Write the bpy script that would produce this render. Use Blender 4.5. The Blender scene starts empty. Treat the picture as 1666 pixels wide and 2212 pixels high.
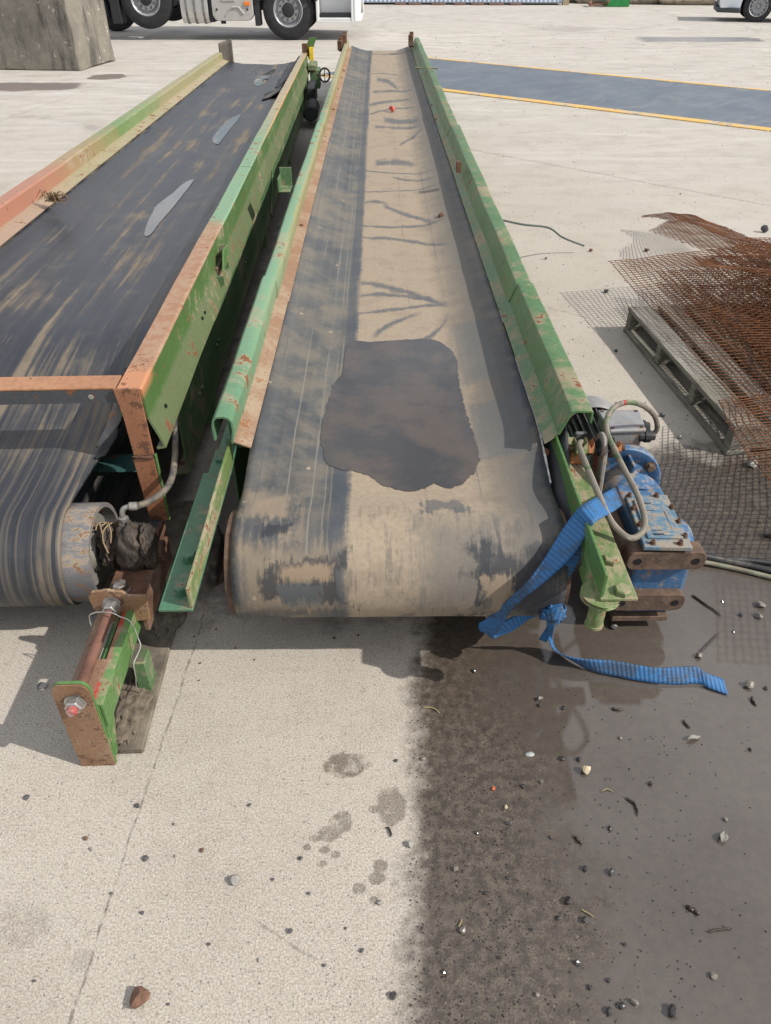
import bpy, bmesh, math, random
from math import sin, cos, tan, pi, radians, sqrt, atan2
from mathutils import Vector, Matrix, noise as mnoise

random.seed(7)
SC = bpy.context.scene
COL = SC.collection

# ------------------------------------------------------------------ camera, sky, sun, exposure
PITCH = radians(37.4)
CAM_H = 1.6
cam_d = bpy.data.cameras.new('camera')
cam = bpy.data.objects.new('camera', cam_d)
COL.objects.link(cam)
cam.location = (0, 0, CAM_H)
cam.rotation_euler = (pi / 2 - PITCH, 0, 0)
cam_d.sensor_fit = 'VERTICAL'
cam_d.sensor_height = 24.0
cam_d.lens = 24.0 * 1598.0 / 2212.0
cam_d.clip_start = 0.05
cam_d.clip_end = 3000.0
SC.camera = cam

TO_SUN = Vector((1.12, -0.36, 1.0)).normalized()
SUN_EL = math.asin(TO_SUN.z)
SUN_AZ = atan2(TO_SUN.x, TO_SUN.y)          # clockwise from +Y

world = bpy.data.worlds.new('World')
SC.world = world
world.use_nodes = True
wt = world.node_tree
wt.nodes.clear()
w_out = wt.nodes.new('ShaderNodeOutputWorld')
w_bg = wt.nodes.new('ShaderNodeBackground')
w_sky = wt.nodes.new('ShaderNodeTexSky')
w_sky.sky_type = 'NISHITA'
w_sky.sun_disc = False
w_sky.sun_elevation = SUN_EL
w_sky.sun_rotation = SUN_AZ
w_sky.dust_density = 2.0
# broken bright cloud over the whole sky
w_tc = wt.nodes.new('ShaderNodeTexCoord')
w_noise = wt.nodes.new('ShaderNodeTexNoise')
w_noise.inputs['Scale'].default_value = 2.4
w_noise.inputs['Detail'].default_value = 6
w_map = wt.nodes.new('ShaderNodeMapRange')
w_map.interpolation_type = 'SMOOTHSTEP'
w_map.inputs['From Min'].default_value = 0.36
w_map.inputs['From Max'].default_value = 0.62
w_mix = wt.nodes.new('ShaderNodeMix')
w_mix.data_type = 'RGBA'
w_mix.inputs[7].default_value = (10.5, 10.6, 11.0, 1)
wt.links.new(w_tc.outputs['Generated'], w_noise.inputs['Vector'])
wt.links.new(w_noise.outputs['Fac'], w_map.inputs['Value'])
wt.links.new(w_map.outputs['Result'], w_mix.inputs[0])
wt.links.new(w_sky.outputs['Color'], w_mix.inputs[6])
wt.links.new(w_mix.outputs[2], w_bg.inputs['Color'])
wt.links.new(w_bg.outputs['Background'], w_out.inputs['Surface'])
w_bg.inputs['Strength'].default_value = 0.090

sun_d = bpy.data.lights.new('sun', 'SUN')
sun_d.energy = 4.4
sun_d.angle = radians(0.55)
sun_d.color = (1.0, 0.95, 0.87)
sun = bpy.data.objects.new('sun', sun_d)
COL.objects.link(sun)
sun.rotation_euler = TO_SUN.to_track_quat('Z', 'Y').to_euler()
sun.location = (6, -2, 8)

SC.view_settings.view_transform = 'Standard'
SC.view_settings.look = 'None'
SC.view_settings.exposure = 0.10
SC.view_settings.gamma = 1.0
SC.view_settings.use_curve_mapping = False
SC.render.engine = 'CYCLES'
SC.cycles.max_bounces = 4
SC.cycles.diffuse_bounces = 2
SC.cycles.glossy_bounces = 2
SC.cycles.transmission_bounces = 2

# ------------------------------------------------------------------ plan helper
_F, _CX, _CY = 1598.0, 833.0, 1106.0
def at(px, py, z=0.0):
    """surveyed spot: picture point -> world point on the level plane at height z"""
    a, b = (px - _CX) / _F, -(py - _CY) / _F
    d = Vector((a, b * sin(PITCH) + cos(PITCH), b * cos(PITCH) - sin(PITCH)))
    t = (z - CAM_H) / d.z
    return Vector((d.x * t, d.y * t, z))
def aty(px, py, y):
    a, b = (px - _CX) / _F, -(py - _CY) / _F
    d = Vector((a, b * sin(PITCH) + cos(PITCH), b * cos(PITCH) - sin(PITCH)))
    t = y / d.y
    return Vector((d.x * t, y, CAM_H + d.z * t))

# ------------------------------------------------------------------ object helpers
def tag(o, label=None, cat=None, group=None, kind=None):
    if label: o['label'] = label
    if cat: o['category'] = cat
    if group: o['group'] = group
    if kind: o['kind'] = kind
    return o

def empty(name, loc=(0, 0, 0), rot=(0, 0, 0), parent=None):
    o = bpy.data.objects.new(name, None)
    o.empty_display_size = 0.1
    COL.objects.link(o)
    o.location = loc
    o.rotation_euler = rot
    if parent: o.parent = parent
    return o

def frame_of(d, hint=Vector((0, 0, 1))):
    d = d.normalized()
    if abs(d.dot(hint)) > 0.97: hint = Vector((1, 0, 0))
    a = d.cross(hint).normalized()
    return d, a, a.cross(d).normalized()

class MB:
    def __init__(s): s.v = []; s.f = []; s.uv = None; s.mi = []
    def add(s, vs, fs, mi=0):
        n = len(s.v); s.v += [tuple(v) for v in vs]
        s.f += [tuple(n + i for i in f) for f in fs]
        s.mi += [mi] * len(fs)
        return s
    def box(s, x0, x1, y0, y1, z0, z1, mi=0):
        vs = [(x0,y0,z0),(x1,y0,z0),(x1,y1,z0),(x0,y1,z0),(x0,y0,z1),(x1,y0,z1),(x1,y1,z1),(x0,y1,z1)]
        return s.add(vs, [(0,3,2,1),(4,5,6,7),(0,1,5,4),(1,2,6,5),(2,3,7,6),(3,0,4,7)], mi)
    def obox(s, c, ax, ay, az, mi=0):
        c, ax, ay, az = map(Vector, (c, ax, ay, az))
        vs = [c+sx*ax+sy*ay+sz*az for sz in (-1,1) for sx,sy in ((-1,-1),(1,-1),(1,1),(-1,1))]
        return s.add(vs, [(0,3,2,1),(4,5,6,7),(0,1,5,4),(1,2,6,5),(2,3,7,6),(3,0,4,7)], mi)
    def bar(s, p, q, w, h, hint=Vector((0,0,1)), mi=0):
        p, q = Vector(p), Vector(q); d, a, b = frame_of(q-p, hint)
        return s.obox((p+q)/2, (q-p)/2, a*w/2, b*h/2, mi)
    def tube(s, pts, r, n=8, cap=True, mi=0):
        pts = [Vector(p) for p in pts]; N = len(pts)
        rs = r if isinstance(r, (list, tuple)) else [r]*N
        vs = []; prev = None
        for i, p in enumerate(pts):
            d = (pts[min(i+1,N-1)] - pts[max(i-1,0)]).normalized()
            if prev is None: _, a, b = frame_of(d)
            else:
                a = prev - d*prev.dot(d)
                a = a.normalized() if a.length > 1e-6 else frame_of(d)[1]
                b = d.cross(a)
            prev = a
            for k in range(n):
                t = 2*pi*k/n; vs.append(p + rs[i]*(cos(t)*a + sin(t)*b))
        fs = [(i*n+k, i*n+(k+1)%n, (i+1)*n+(k+1)%n, (i+1)*n+k) for i in range(N-1) for k in range(n)]
        if cap: fs += [tuple(range(n))[::-1], tuple((N-1)*n+k for k in range(n))]
        return s.add(vs, fs, mi)
    def cyl(s, p, q, r, n=20, r2=None, mi=0):
        return s.tube([p, q], [r, r if r2 is None else r2], n, True, mi)
    def lathe(s, origin, axis, prof, n=32, mi=0, cap=False):
        """prof: list of (distance along axis, radius)"""
        o = Vector(origin); d, a, b = frame_of(Vector(axis))
        vs = [o + d*h + r*(cos(2*pi*k/n)*a + sin(2*pi*k/n)*b) for h, r in prof for k in range(n)]
        m = len(prof)
        fs = [(i*n+k, i*n+(k+1)%n, (i+1)*n+(k+1)%n, (i+1)*n+k) for i in range(m-1) for k in range(n)]
        if cap: fs += [tuple(range(n))[::-1], tuple((m-1)*n+k for k in range(n))]
        return s.add(vs, fs, mi)
    def prism(s, poly, p, q, xa, za, mi=0):
        """polygon (list of 2-D points on axes xa, za) swept p -> q"""
        p, q, xa, za = map(Vector, (p, q, xa, za)); n = len(poly)
        vs = [p + xa*x + za*z for x, z in poly] + [q + xa*x + za*z for x, z in poly]
        fs = [(i, (i+1)%n, n+(i+1)%n, n+i) for i in range(n)] + [tuple(range(n))[::-1], tuple(range(n, 2*n))]
        return s.add(vs, fs, mi)
    def hexbolt(s, p, axis, r, h, washer=0.0, mi=0):
        p = Vector(p); ax = Vector(axis).normalized()
        if washer: s.cyl(p, p+ax*0.003, washer, 16, mi=mi); p = p+ax*0.003
        s.lathe(p, ax, [(0, r), (h*0.8, r), (h, r*0.86)], 6, mi, cap=True)
        return s
    def grid(s, fn, nu, nv, mi=0):
        vs = [fn(i/nu, j/nv) for j in range(nv+1) for i in range(nu+1)]
        w = nu+1
        fs = [(j*w+i, j*w+i+1, (j+1)*w+i+1, (j+1)*w+i) for j in range(nv) for i in range(nu)]
        return s.add(vs, fs, mi)
    def build(s, name, mat, parent=None, smooth=False, bevel=0, solid=0, offset=-1, autosmooth=None, seg=1):
        me = bpy.data.meshes.new(name)
        me.from_pydata(s.v, [], s.f)
        mats = mat if isinstance(mat, (list, tuple)) else [mat]
        for m in mats: me.materials.append(m)
        if len(mats) > 1: me.polygons.foreach_set('material_index', s.mi)
        bm = bmesh.new(); bm.from_mesh(me)
        bmesh.ops.recalc_face_normals(bm, faces=bm.faces)
        bm.to_mesh(me); bm.free()
        if s.uv:
            l = me.uv_layers.new(name='UVMap')
            for lp in me.loops: l.data[lp.index].uv = s.uv[lp.vertex_index]
        if smooth or autosmooth is not None:
            for p in me.polygons: p.use_smooth = True
        me.update()
        if autosmooth is not None:
            ang = radians(autosmooth)
            try: me.set_sharp_from_angle(angle=ang)
            except Exception: pass
        o = bpy.data.objects.new(name, me)
        COL.objects.link(o)
        if parent: o.parent = parent
        if solid:
            m = o.modifiers.new('thickness', 'SOLIDIFY'); m.thickness = solid; m.offset = offset
        if bevel:
            m = o.modifiers.new('bevel', 'BEVEL'); m.width = bevel; m.segments = seg; m.limit_method = 'ANGLE'; m.angle_limit = radians(35)
        return o

def fbm(x, y, z=0.0, o=4):
    return mnoise.fractal(Vector((x, y, z)), 1.0, 2.0, o)

def catmull(pts, n=8):
    P = [Vector(p) for p in pts]; out = []
    for i in range(len(P)-1):
        p0, p1, p2, p3 = P[max(i-1,0)], P[i], P[i+1], P[min(i+2,len(P)-1)]
        for k in range(n):
            t = k/n
            out.append(0.5*((2*p1)+(p2-p0)*t+(2*p0-5*p1+4*p2-p3)*t*t+(3*p1-p0-3*p2+p3)*t**3))
    out.append(P[-1]); return out

def offset_poly(pts, t):
    """closed outline of a bent plate: centre line pts (2-D), thickness t"""
    L = []; R = []
    for i, p in enumerate(pts):
        a = Vector(pts[max(i-1,0)]); b = Vector(pts[min(i+1,len(pts)-1)]); p = Vector(p)
        d1 = (p-a).normalized() if i > 0 else None
        d2 = (b-p).normalized() if i < len(pts)-1 else None
        if d1 is None: d = d2; k = 1
        elif d2 is None: d = d1; k = 1
        else:
            d = (d1+d2).normalized(); k = 1/max(0.5, d.dot(d1))
        n = Vector((-d.y, d.x))*t/2*k
        L.append(tuple(p+n)); R.append(tuple(p-n))
    return L + R[::-1]

def profile_run(poly, ys, fn=None):
    """sweep an XZ outline along Y through stations ys; fn(x,y,z)->(x,y,z) adds dents"""
    m = MB(); n = len(poly); vs = []
    for y in ys:
        for x, z in poly:
            vs.append(fn(x, y, z) if fn else (x, y, z))
    k = len(ys)
    fs = [(j*n+i, j*n+(i+1)%n, (j+1)*n+(i+1)%n, (j+1)*n+i) for j in range(k-1) for i in range(n)]
    fs += [tuple(range(n))[::-1], tuple((k-1)*n+i for i in range(n))]
    return m.add(vs, fs)

# ------------------------------------------------------------------ node expressions
class S:
    """socket wrapper with arithmetic"""
    def __init__(s, g, sock): s.g = g; s.k = sock
    def _m(s, op, o, rev=False):
        return s.g.math(op, o, s) if rev else s.g.math(op, s, o)
    def __add__(s, o): return s._m('ADD', o)
    __radd__ = __add__
    def __sub__(s, o): return s._m('SUBTRACT', o)
    def __rsub__(s, o): return s._m('SUBTRACT', o, True)
    def __mul__(s, o): return s._m('MULTIPLY', o)
    __rmul__ = __mul__
    def __truediv__(s, o): return s._m('DIVIDE', o)

class Mat:
    def __init__(s, name):
        s.m = bpy.data.materials.new(name); s.m.use_nodes = True
        s.t = s.m.node_tree; s.t.nodes.clear()
        s.out = s.t.nodes.new('ShaderNodeOutputMaterial')
        s.b = s.t.nodes.new('ShaderNodeBsdfPrincipled')
        s.t.links.new(s.b.outputs[0], s.out.inputs['Surface'])
        s._obj = None; s._uv = None; s._cache = {}
    def node(s, t): return s.t.nodes.new(t)
    def link(s, v, sock):
        if isinstance(v, S): s.t.links.new(v.k, sock)
        elif isinstance(v, (tuple, list)):
            sock.default_value = tuple(v) + ((1,) if len(v) == 3 and len(sock.default_value) == 4 else ())
        else: sock.default_value = v
    def math(s, op, a, b=None, clamp=False):
        n = s.node('ShaderNodeMath'); n.operation = op; n.use_clamp = clamp
        s.link(a, n.inputs[0])
        if b is not None: s.link(b, n.inputs[1])
        return S(s, n.outputs[0])
    def abs(s, a): return s.math('ABSOLUTE', a)
    def max(s, a, b): return s.math('MAXIMUM', a, b)
    def min(s, a, b): return s.math('MINIMUM', a, b)
    def clamp(s, a): return s.math('ADD', a, 0.0, True)
    def step(s, v, a, b, lo=0.0, hi=1.0):
        n = s.node('ShaderNodeMapRange'); n.interpolation_type = 'SMOOTHSTEP'
        if a > b: a, b, lo, hi = b, a, hi, lo
        s.link(v, n.inputs['Value']); n.inputs['From Min'].default_value = a; n.inputs['From Max'].default_value = b
        n.inputs['To Min'].default_value = lo; n.inputs['To Max'].default_value = hi
        return S(s, n.outputs['Result'])
    def band(s, v, a, b, soft):
        return s.step(v, a-soft, a+soft) * s.step(v, b+soft, b-soft)
    def obj(s):
        if s._obj is None: s._obj = S(s, s.node('ShaderNodeTexCoord').outputs['Object'])
        return s._obj
    def uv(s):
        if s._uv is None: s._uv = S(s, s.node('ShaderNodeTexCoord').outputs['UV'])
        return s._uv
    def xyz(s, v):
        n = s.node('ShaderNodeSeparateXYZ'); s.link(v, n.inputs[0])
        return [S(s, o) for o in n.outputs]
    def vec(s, x, y, z=0.0):
        n = s.node('ShaderNodeCombineXYZ')
        for i, v in enumerate((x, y, z)): s.link(v, n.inputs[i])
        return S(s, n.outputs[0])
    def scaled(s, v, sc, off=(0, 0, 0)):
        n = s.node('ShaderNodeMapping'); s.link(v, n.inputs[0])
        n.inputs['Scale'].default_value = sc; n.inputs['Location'].default_value = off
        return S(s, n.outputs[0])
    def noise(s, v, scale, detail=4, rough=0.55, dist=0.0):
        key = ('n', v.k.as_pointer(), scale, detail, rough, dist)
        if key in s._cache: return s._cache[key]
        s._cache[key] = r = s._noise(v, scale, min(detail, 5), rough, dist)
        return r
    def _noise(s, v, scale, detail, rough, dist):
        n = s.node('ShaderNodeTexNoise'); s.link(v, n.inputs['Vector'])
        n.inputs['Scale'].default_value = scale; n.inputs['Detail'].default_value = detail
        n.inputs['Roughness'].default_value = rough; n.inputs['Distortion'].default_value = dist
        return S(s, n.outputs['Fac'])
    def voro(s, v, scale, feature='F1', out='Distance', rnd=1.0):
        n = s.node('ShaderNodeTexVoronoi'); n.feature = feature; s.link(v, n.inputs['Vector'])
        n.inputs['Scale'].default_value = scale; n.inputs['Randomness'].default_value = rnd
        return S(s, n.outputs[out])
    def wave(s, v, scale, dist=0.0, axis='X'):
        n = s.node('ShaderNodeTexWave'); n.bands_direction = axis; s.link(v, n.inputs['Vector'])
        n.inputs['Scale'].default_value = scale; n.inputs['Distortion'].default_value = dist
        return S(s, n.outputs['Fac'])
    def mix(s, f, a, b, blend='MIX'):
        n = s.node('ShaderNodeMix'); n.data_type = 'RGBA'; n.blend_type = blend
        s.link(f, n.inputs[0]); s.link(a, n.inputs[6]); s.link(b, n.inputs[7])
        return S(s, n.outputs[2])
    def lerp(s, f, a, b):
        n = s.node('ShaderNodeMix'); n.data_type = 'FLOAT'
        s.link(f, n.inputs[0]); s.link(a, n.inputs[2]); s.link(b, n.inputs[3])
        return S(s, n.outputs[0])
    def bump(s, h, strength=0.3, dist=0.01):
        n = s.node('ShaderNodeBump'); s.link(strength, n.inputs['Strength'])
        n.inputs['Distance'].default_value = dist; s.link(h, n.inputs['Height'])
        return S(s, n.outputs[0])
    def box(s, x, y, cx, cy, hx, hy):
        """signed box distance, negative inside"""
        return s.max(s.abs(x - cx) - hx, s.abs(y - cy) - hy)
    def set(s, **k):
        names = dict(color='Base Color', rough='Roughness', metal='Metallic', normal='Normal', coat='Coat Weight',
                     coatr='Coat Roughness', coatn='Coat Normal', coatior='Coat IOR', spec='Specular IOR Level', ior='IOR')
        for a, v in k.items(): s.link(v, s.b.inputs[names[a]])
        return s.m

def C(r, g, b):
    f = lambda c: (c/255/12.92) if c <= 10 else ((c/255+0.055)/1.055)**2.4
    return (f(r), f(g), f(b))

def flat_mat(name, col, rough=0.6, metal=0.0, var=0.25, scale=18, bump=0.15, bscale=60, dirt=None, dirt_amt=0.4):
    g = Mat(name); o = g.obj()
    n = g.noise(o, scale, 6, 0.65)
    c = g.mix(g.step(n, 0.3, 0.7), tuple(k*(1-var) for k in col), tuple(min(1, k*(1+var)) for k in col))
    if dirt:
        d = g.noise(o, scale*0.35, 8, 0.7)
        c = g.mix(g.step(d, 0.62-dirt_amt*0.35, 0.7-dirt_amt*0.15), c, dirt)
    return g.set(color=c, rough=rough, metal=metal, normal=g.bump(g.noise(o, bscale, 4), bump, 0.004))

RUST = (0.16, 0.062, 0.026)
RUST_L = (0.30, 0.125, 0.055)
DUST = (0.33, 0.26, 0.18)
MUD = (0.085, 0.066, 0.050)

def paint(name, col, col2, rust=0.45, dust=0.4, scale=5.0, rough=0.48, chips=0.5, top_dust=0.4, rustcol=RUST, stretch=(1,1,1), extra=None):
    """old brushed machinery paint: two tones, chips and rust, dust on upward faces"""
    g = Mat(name); o = g.scaled(g.obj(), stretch)
    n1 = g.noise(o, scale*0.6, 5, 0.6); n2 = g.noise(o, scale*3, 7, 0.7); n3 = g.noise(o, scale*16, 4, 0.6)
    c = g.mix(g.step(n1, 0.35, 0.65), col, col2)
    c = g.mix(g.step(n3, 0.42, 0.66)*0.42, c, tuple(k*0.55 for k in col))
    c = g.mix(g.step(n2, 0.47, 0.62)*0.30, c, tuple(k*0.62 for k in col2))
    if extra: c = extra(g, c)
    nz = g.xyz(S(g, g.node('ShaderNodeNewGeometry').outputs['Normal']))[2]
    dm = g.step(n2*0.6+n1*0.4+g.step(nz, 0.2, 0.95)*0.10*top_dust, 0.575-0.13*dust, 0.69-0.13*dust)
    c = g.mix(dm*0.75, c, DUST)
    rm = g.step(n2*0.75+n3*0.25, 0.630-0.11*rust, 0.660-0.11*rust)
    chip = g.step(g.voro(o, scale*9, out='Distance')+g.noise(o, scale*22, 3)*0.25, 0.20+0.06*chips, 0.16+0.06*chips)*g.step(n1, 0.40, 0.55)
    rm = g.clamp(rm + chip*chips)
    c = g.mix(rm, c, g.mix(n3, tuple(k*0.5 for k in rustcol), tuple(min(1,k*1.6) for k in rustcol)))
    r = g.lerp(g.clamp(rm+dm), rough, 0.9)
    return g.set(color=c, rough=r, normal=g.bump(n3*0.5 + n2*0.6, 0.25, 0.004))

# ------------------------------------------------------------------ ground
def concrete_ground():
    g = Mat('yard concrete'); o = g.obj(); x, y, z = g.xyz(o)
    big = g.noise(o, 0.55, 5, 0.6); mid = g.noise(o, 3.2, 6, 0.65); fine = g.noise(o, 42, 5, 0.7); grain = g.noise(o, 230, 3, 0.8)
    col = g.mix(g.step(big, 0.3, 0.7), (0.392, 0.352, 0.300), (0.445, 0.408, 0.358))
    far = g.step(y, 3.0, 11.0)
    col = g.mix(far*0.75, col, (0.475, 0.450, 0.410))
    col = g.mix(g.step(mid, 0.46, 0.66)*0.32, col, (0.27, 0.235, 0.195))
    col = g.mix(g.step(g.noise(o, 1.3, 5, 0.7), 0.52, 0.66)*0.25, col, (0.30, 0.25, 0.20))
    col = g.mix(g.step(fine, 0.50, 0.66)*0.30, col, (0.22, 0.185, 0.15))
    col = g.mix(g.step(grain, 0.50, 0.63)*0.58, col, (0.17, 0.145, 0.12))
    col = g.mix(g.step(grain, 0.49, 0.39)*0.46, col, (0.66, 0.61, 0.53))
    # exposed aggregate
    vd = g.voro(o, 70); vr = g.xyz(g.voro(o, 70, out='Color'))
    spk = g.step(vd, 0.22, 0.13)*g.step(vr[0], 0.72, 0.76)
    col = g.mix(spk*0.6, col, g.mix(vr[1], (0.07, 0.065, 0.065), (0.30, 0.25, 0.19)))
    # sweeping tyre marks and lengthways scuffs further off
    st = g.noise(g.scaled(o, (0.55, 1.7, 1)), 1.1, 6, 0.65, 1.6)
    col = g.mix(g.step(st, 0.50, 0.66)*far*0.36, col, (0.29, 0.275, 0.26))
    st2 = g.noise(g.scaled(o, (0.5, 2.0, 1), (4, 1, 0)), 0.9, 5, 0.65, 2.2)
    col = g.mix(g.step(st2, 0.50, 0.66)*far*0.42, col, (0.58, 0.56, 0.53))
    arc = None
    for cx, cy, R_, w_ in ((4.5, 22.5, 4.6, 0.16), (4.5, 22.5, 5.3, 0.14), (1.0, 27.0, 7.5, 0.2), (9.0, 30.0, 9.0, 0.22), (-6.0, 6.0, 4.2, 0.12)):
        rd = g.abs(g.math('SQRT', (x-cx)*(x-cx) + (y-cy)*(y-cy)) - R_ + (mid-0.5)*0.5)
        k_ = g.step(rd, w_, w_*0.3); arc = k_ if arc is None else g.max(arc, k_)
    col = g.mix(arc*g.step(mid, 0.42, 0.60)*0.40, col, (0.22, 0.21, 0.205))
    wob = (g.noise(o, 5.0, 3) - 0.5)*0.030 + (g.noise(o, 60, 3) - 0.5)*0.008
    # the sawn joint beside the adjuster, and far joints
    def line(ax, ay, bx, by, w, seg=True):
        dx, dy = bx-ax, by-ay; L = sqrt(dx*dx+dy*dy); ux, uy = dx/L, dy/L
        d = g.abs((x - ax)*(-uy) + (y - ay)*ux + wob)
        m = g.step(d, w, w*0.4)
        if seg:
            t = (x - ax)*ux + (y - ay)*uy
            m = m*g.step(t, -0.01, 0.02)*g.step(t, L+0.01, L-0.02)
        return m
    j = line(-0.600, 0.30, -0.545, 1.60, 0.0040)
    j2 = line(at(1050,628).x, at(1050,628).y, at(1560,765).x, at(1560,765).y, 0.010)
    p, q = at(1000, 320), at(1666, 445)
    j2 = g.max(j2, line(p.x, p.y, q.x, q.y, 0.03))
    for a, b in (((0, 160), (420, 185)), ((180, 178), (330, 205)), ((0, 262), (160, 205)), ((1250, 85), (1666, 92)), ((1020, 115), (1560, 152))):
        p, q = at(*a), at(*b); j2 = g.max(j2, line(p.x, p.y, q.x, q.y, 0.035)*0.6)
    p, q = at(535, 1975), at(690, 2082)
    j3 = line(p.x, p.y, q.x, q.y, 0.004)
    crack = g.max(j*0.75, g.max(j2*0.45, j3*0.5))*g.step(fine, 0.36, 0.60)
    col = g.mix(crack, col, (0.135, 0.115, 0.095))
    # stains: shapes of their own
    def blob(px, py, rx, ry, thr_soft=0.12, nsc=18, amp=1.0):
        c = at(px, py)
        d = g.math('SQRT', ((x-c.x)/rx)*((x-c.x)/rx) + ((y-c.y)/ry)*((y-c.y)/ry))
        d = d + (g.noise(o, nsc, 5, 0.6)-0.5)*amp
        return g.step(d, 1.0, 1.0-thr_soft)
    damp = blob(752, 1652, 0.062, 0.040, 0.22, 26, 1.3)
    for a in ((735,1778,0.030,0.026),(712,1800,0.03,0.022),(700,1836,0.014,0.010),(680,1812,0.014,0.010),(725,1846,0.012,0.010),(664,1830,0.011,0.009),
              (695,1866,0.013,0.009),(846,1742,0.040,0.055),(808,1748,0.016,0.012),(822,1870,0.018,0.016),(815,1896,0.020,0.018),(775,1920,0.017,0.014),(808,1945,0.012,0.010),(742,1766,0.020,0.02)):
        damp = g.max(damp, blob(a[0], a[1], a[2], a[3], 0.25, 45, 0.7)*0.8)
    damp = g.max(damp, blob(30, 2000, 0.10, 0.06, 0.6, 22, 1.2)*0.35)
    damp = g.max(damp, blob(175, 2075, 0.03, 0.03, 0.6, 30, 1.2)*0.3)
    oil = blob(232, 166, 0.30, 0.35, 0.12, 4, 0.7)
    oil = g.max(oil, blob(40, 187, 1.15, 0.50, 0.3, 2.5, 0.8))
    oil = g.max(oil, blob(1220, 62, 1.0, 1.0, 0.5, 1, 0.6)*0.3)
    col = g.mix(oil*0.88, col, (0.12, 0.092, 0.080))
    fp = at(1490, 85)
    fd = g.max(g.abs(x-fp.x-0.2)/1.35, g.abs(y-fp.y)/0.55) + (g.noise(o, 1.6, 3)-0.5)*0.7
    fpud = g.step(fd, 1.0, 0.85)
    # wet ground round the drive
    nb = (g.noise(o, 6, 5, 0.65)-0.5)*0.17 + (g.noise(o, 40, 4, 0.6)-0.5)*0.07 + (g.noise(o, 2.3, 4)-0.5)*0.10
    edge = x - (0.035 + (y-0.5)*0.055) + nb
    wetx = g.step(edge, -0.035, 0.055)
    wety = g.step(y + (g.noise(o, 4, 5, 0.65)-0.5)*0.7 + (g.noise(o, 30, 3)-0.5)*0.2 - x*0.02, 2.62, 2.38)
    wet = wetx*wety
    patch = g.noise(o, 8, 6, 0.7)
    film = g.step(x + (g.noise(o, 2.3, 4)-0.5)*0.35 + (patch-0.5)*0.45 + (fine-0.5)*0.15 + g.step(y, 0.95, 1.35)*0.16, 0.26, 0.50)*g.step(y + (g.noise(o, 5, 4)-0.5)*0.35, 2.0, 1.72)*wet
    drywin = g.step(patch, 0.55, 0.68)*g.step(film, 0.9, 0.2)
    wcol = g.mix(g.step(fine, 0.38, 0.62), (0.118, 0.093, 0.071), (0.054, 0.042, 0.032))
    wcol = g.mix(g.step(grain, 0.49, 0.60)*0.7, wcol, (0.026, 0.022, 0.019))
    wcol = g.mix(drywin*0.5, wcol, (0.15, 0.125, 0.098))
    wcol = g.mix(g.step(vr[2], 0.955, 0.965)*g.step(vd, 0.20, 0.12)*0.55, wcol, (0.22, 0.17, 0.12))
    silt = g.mix(g.step(g.noise(o, 1.7, 4), 0.35, 0.65), (0.058, 0.044, 0.033), (0.080, 0.064, 0.051))
    silt = g.mix(g.step(patch, 0.52, 0.74)*0.4, silt, (0.052, 0.038, 0.026))
    wcol = g.mix(film*0.8, wcol, silt)
    damp_all = damp*g.step(fine*0.5+patch*0.5, 0.36, 0.52)*0.80
    shade_grime = g.step(y + (patch-0.5)*0.5 + (g.noise(o, 2.3, 4)-0.5)*0.3, 1.52, 1.72)*g.band(x + (patch-0.5)*0.2, -0.66, 0.52, 0.05)  # shade under and between the conveyors painted in, along with greasy dirt
    shade_grime = g.max(shade_grime, g.step(y + (patch-0.5)*0.5, 1.62, 1.80)*g.band(x + (patch-0.5)*0.2, -1.9, -0.74, 0.05))*g.step(y, 9.5, 7.5)
    col = g.mix(shade_grime*0.80, col, (0.075, 0.062, 0.050))
    col = g.mix(damp_all, col, g.mix(g.step(grain, 0.4, 0.62), (0.155, 0.125, 0.09), (0.06, 0.05, 0.04)))
    col = g.mix(wet, col, wcol)
    col = g.mix(fpud*0.9, col, (0.16, 0.14, 0.125))
    wall = g.max(wet, fpud)
    r = g.lerp(wall, 0.93, 0.42)
    r = g.lerp(g.step(film, 0.4, 1.0), r, 0.6)
    coat = g.max(g.max(film, fpud), wet*0.22)
    nbump = g.bump(grain*0.45 + fine*0.6, g.lerp(film, 0.60, 0.12), 0.004)
    cbump = g.bump(grain*0.5 + g.noise(o, 95, 3, 0.7)*1.3, g.lerp(film, 0.60, 0.012), 0.005)
    return g.set(color=col, rough=r, normal=nbump, coat=coat, coatr=g.lerp(film, 0.16, 0.02), coatior=g.lerp(film, 1.40, 1.72), coatn=cbump)

ground = MB()
ground.add([(-1500,-1500,0),(1500,-1500,0),(1500,1500,0),(-1500,1500,0)], [(0,1,2,3)])
tag(ground.build('ground', concrete_ground()), kind='structure')

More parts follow.
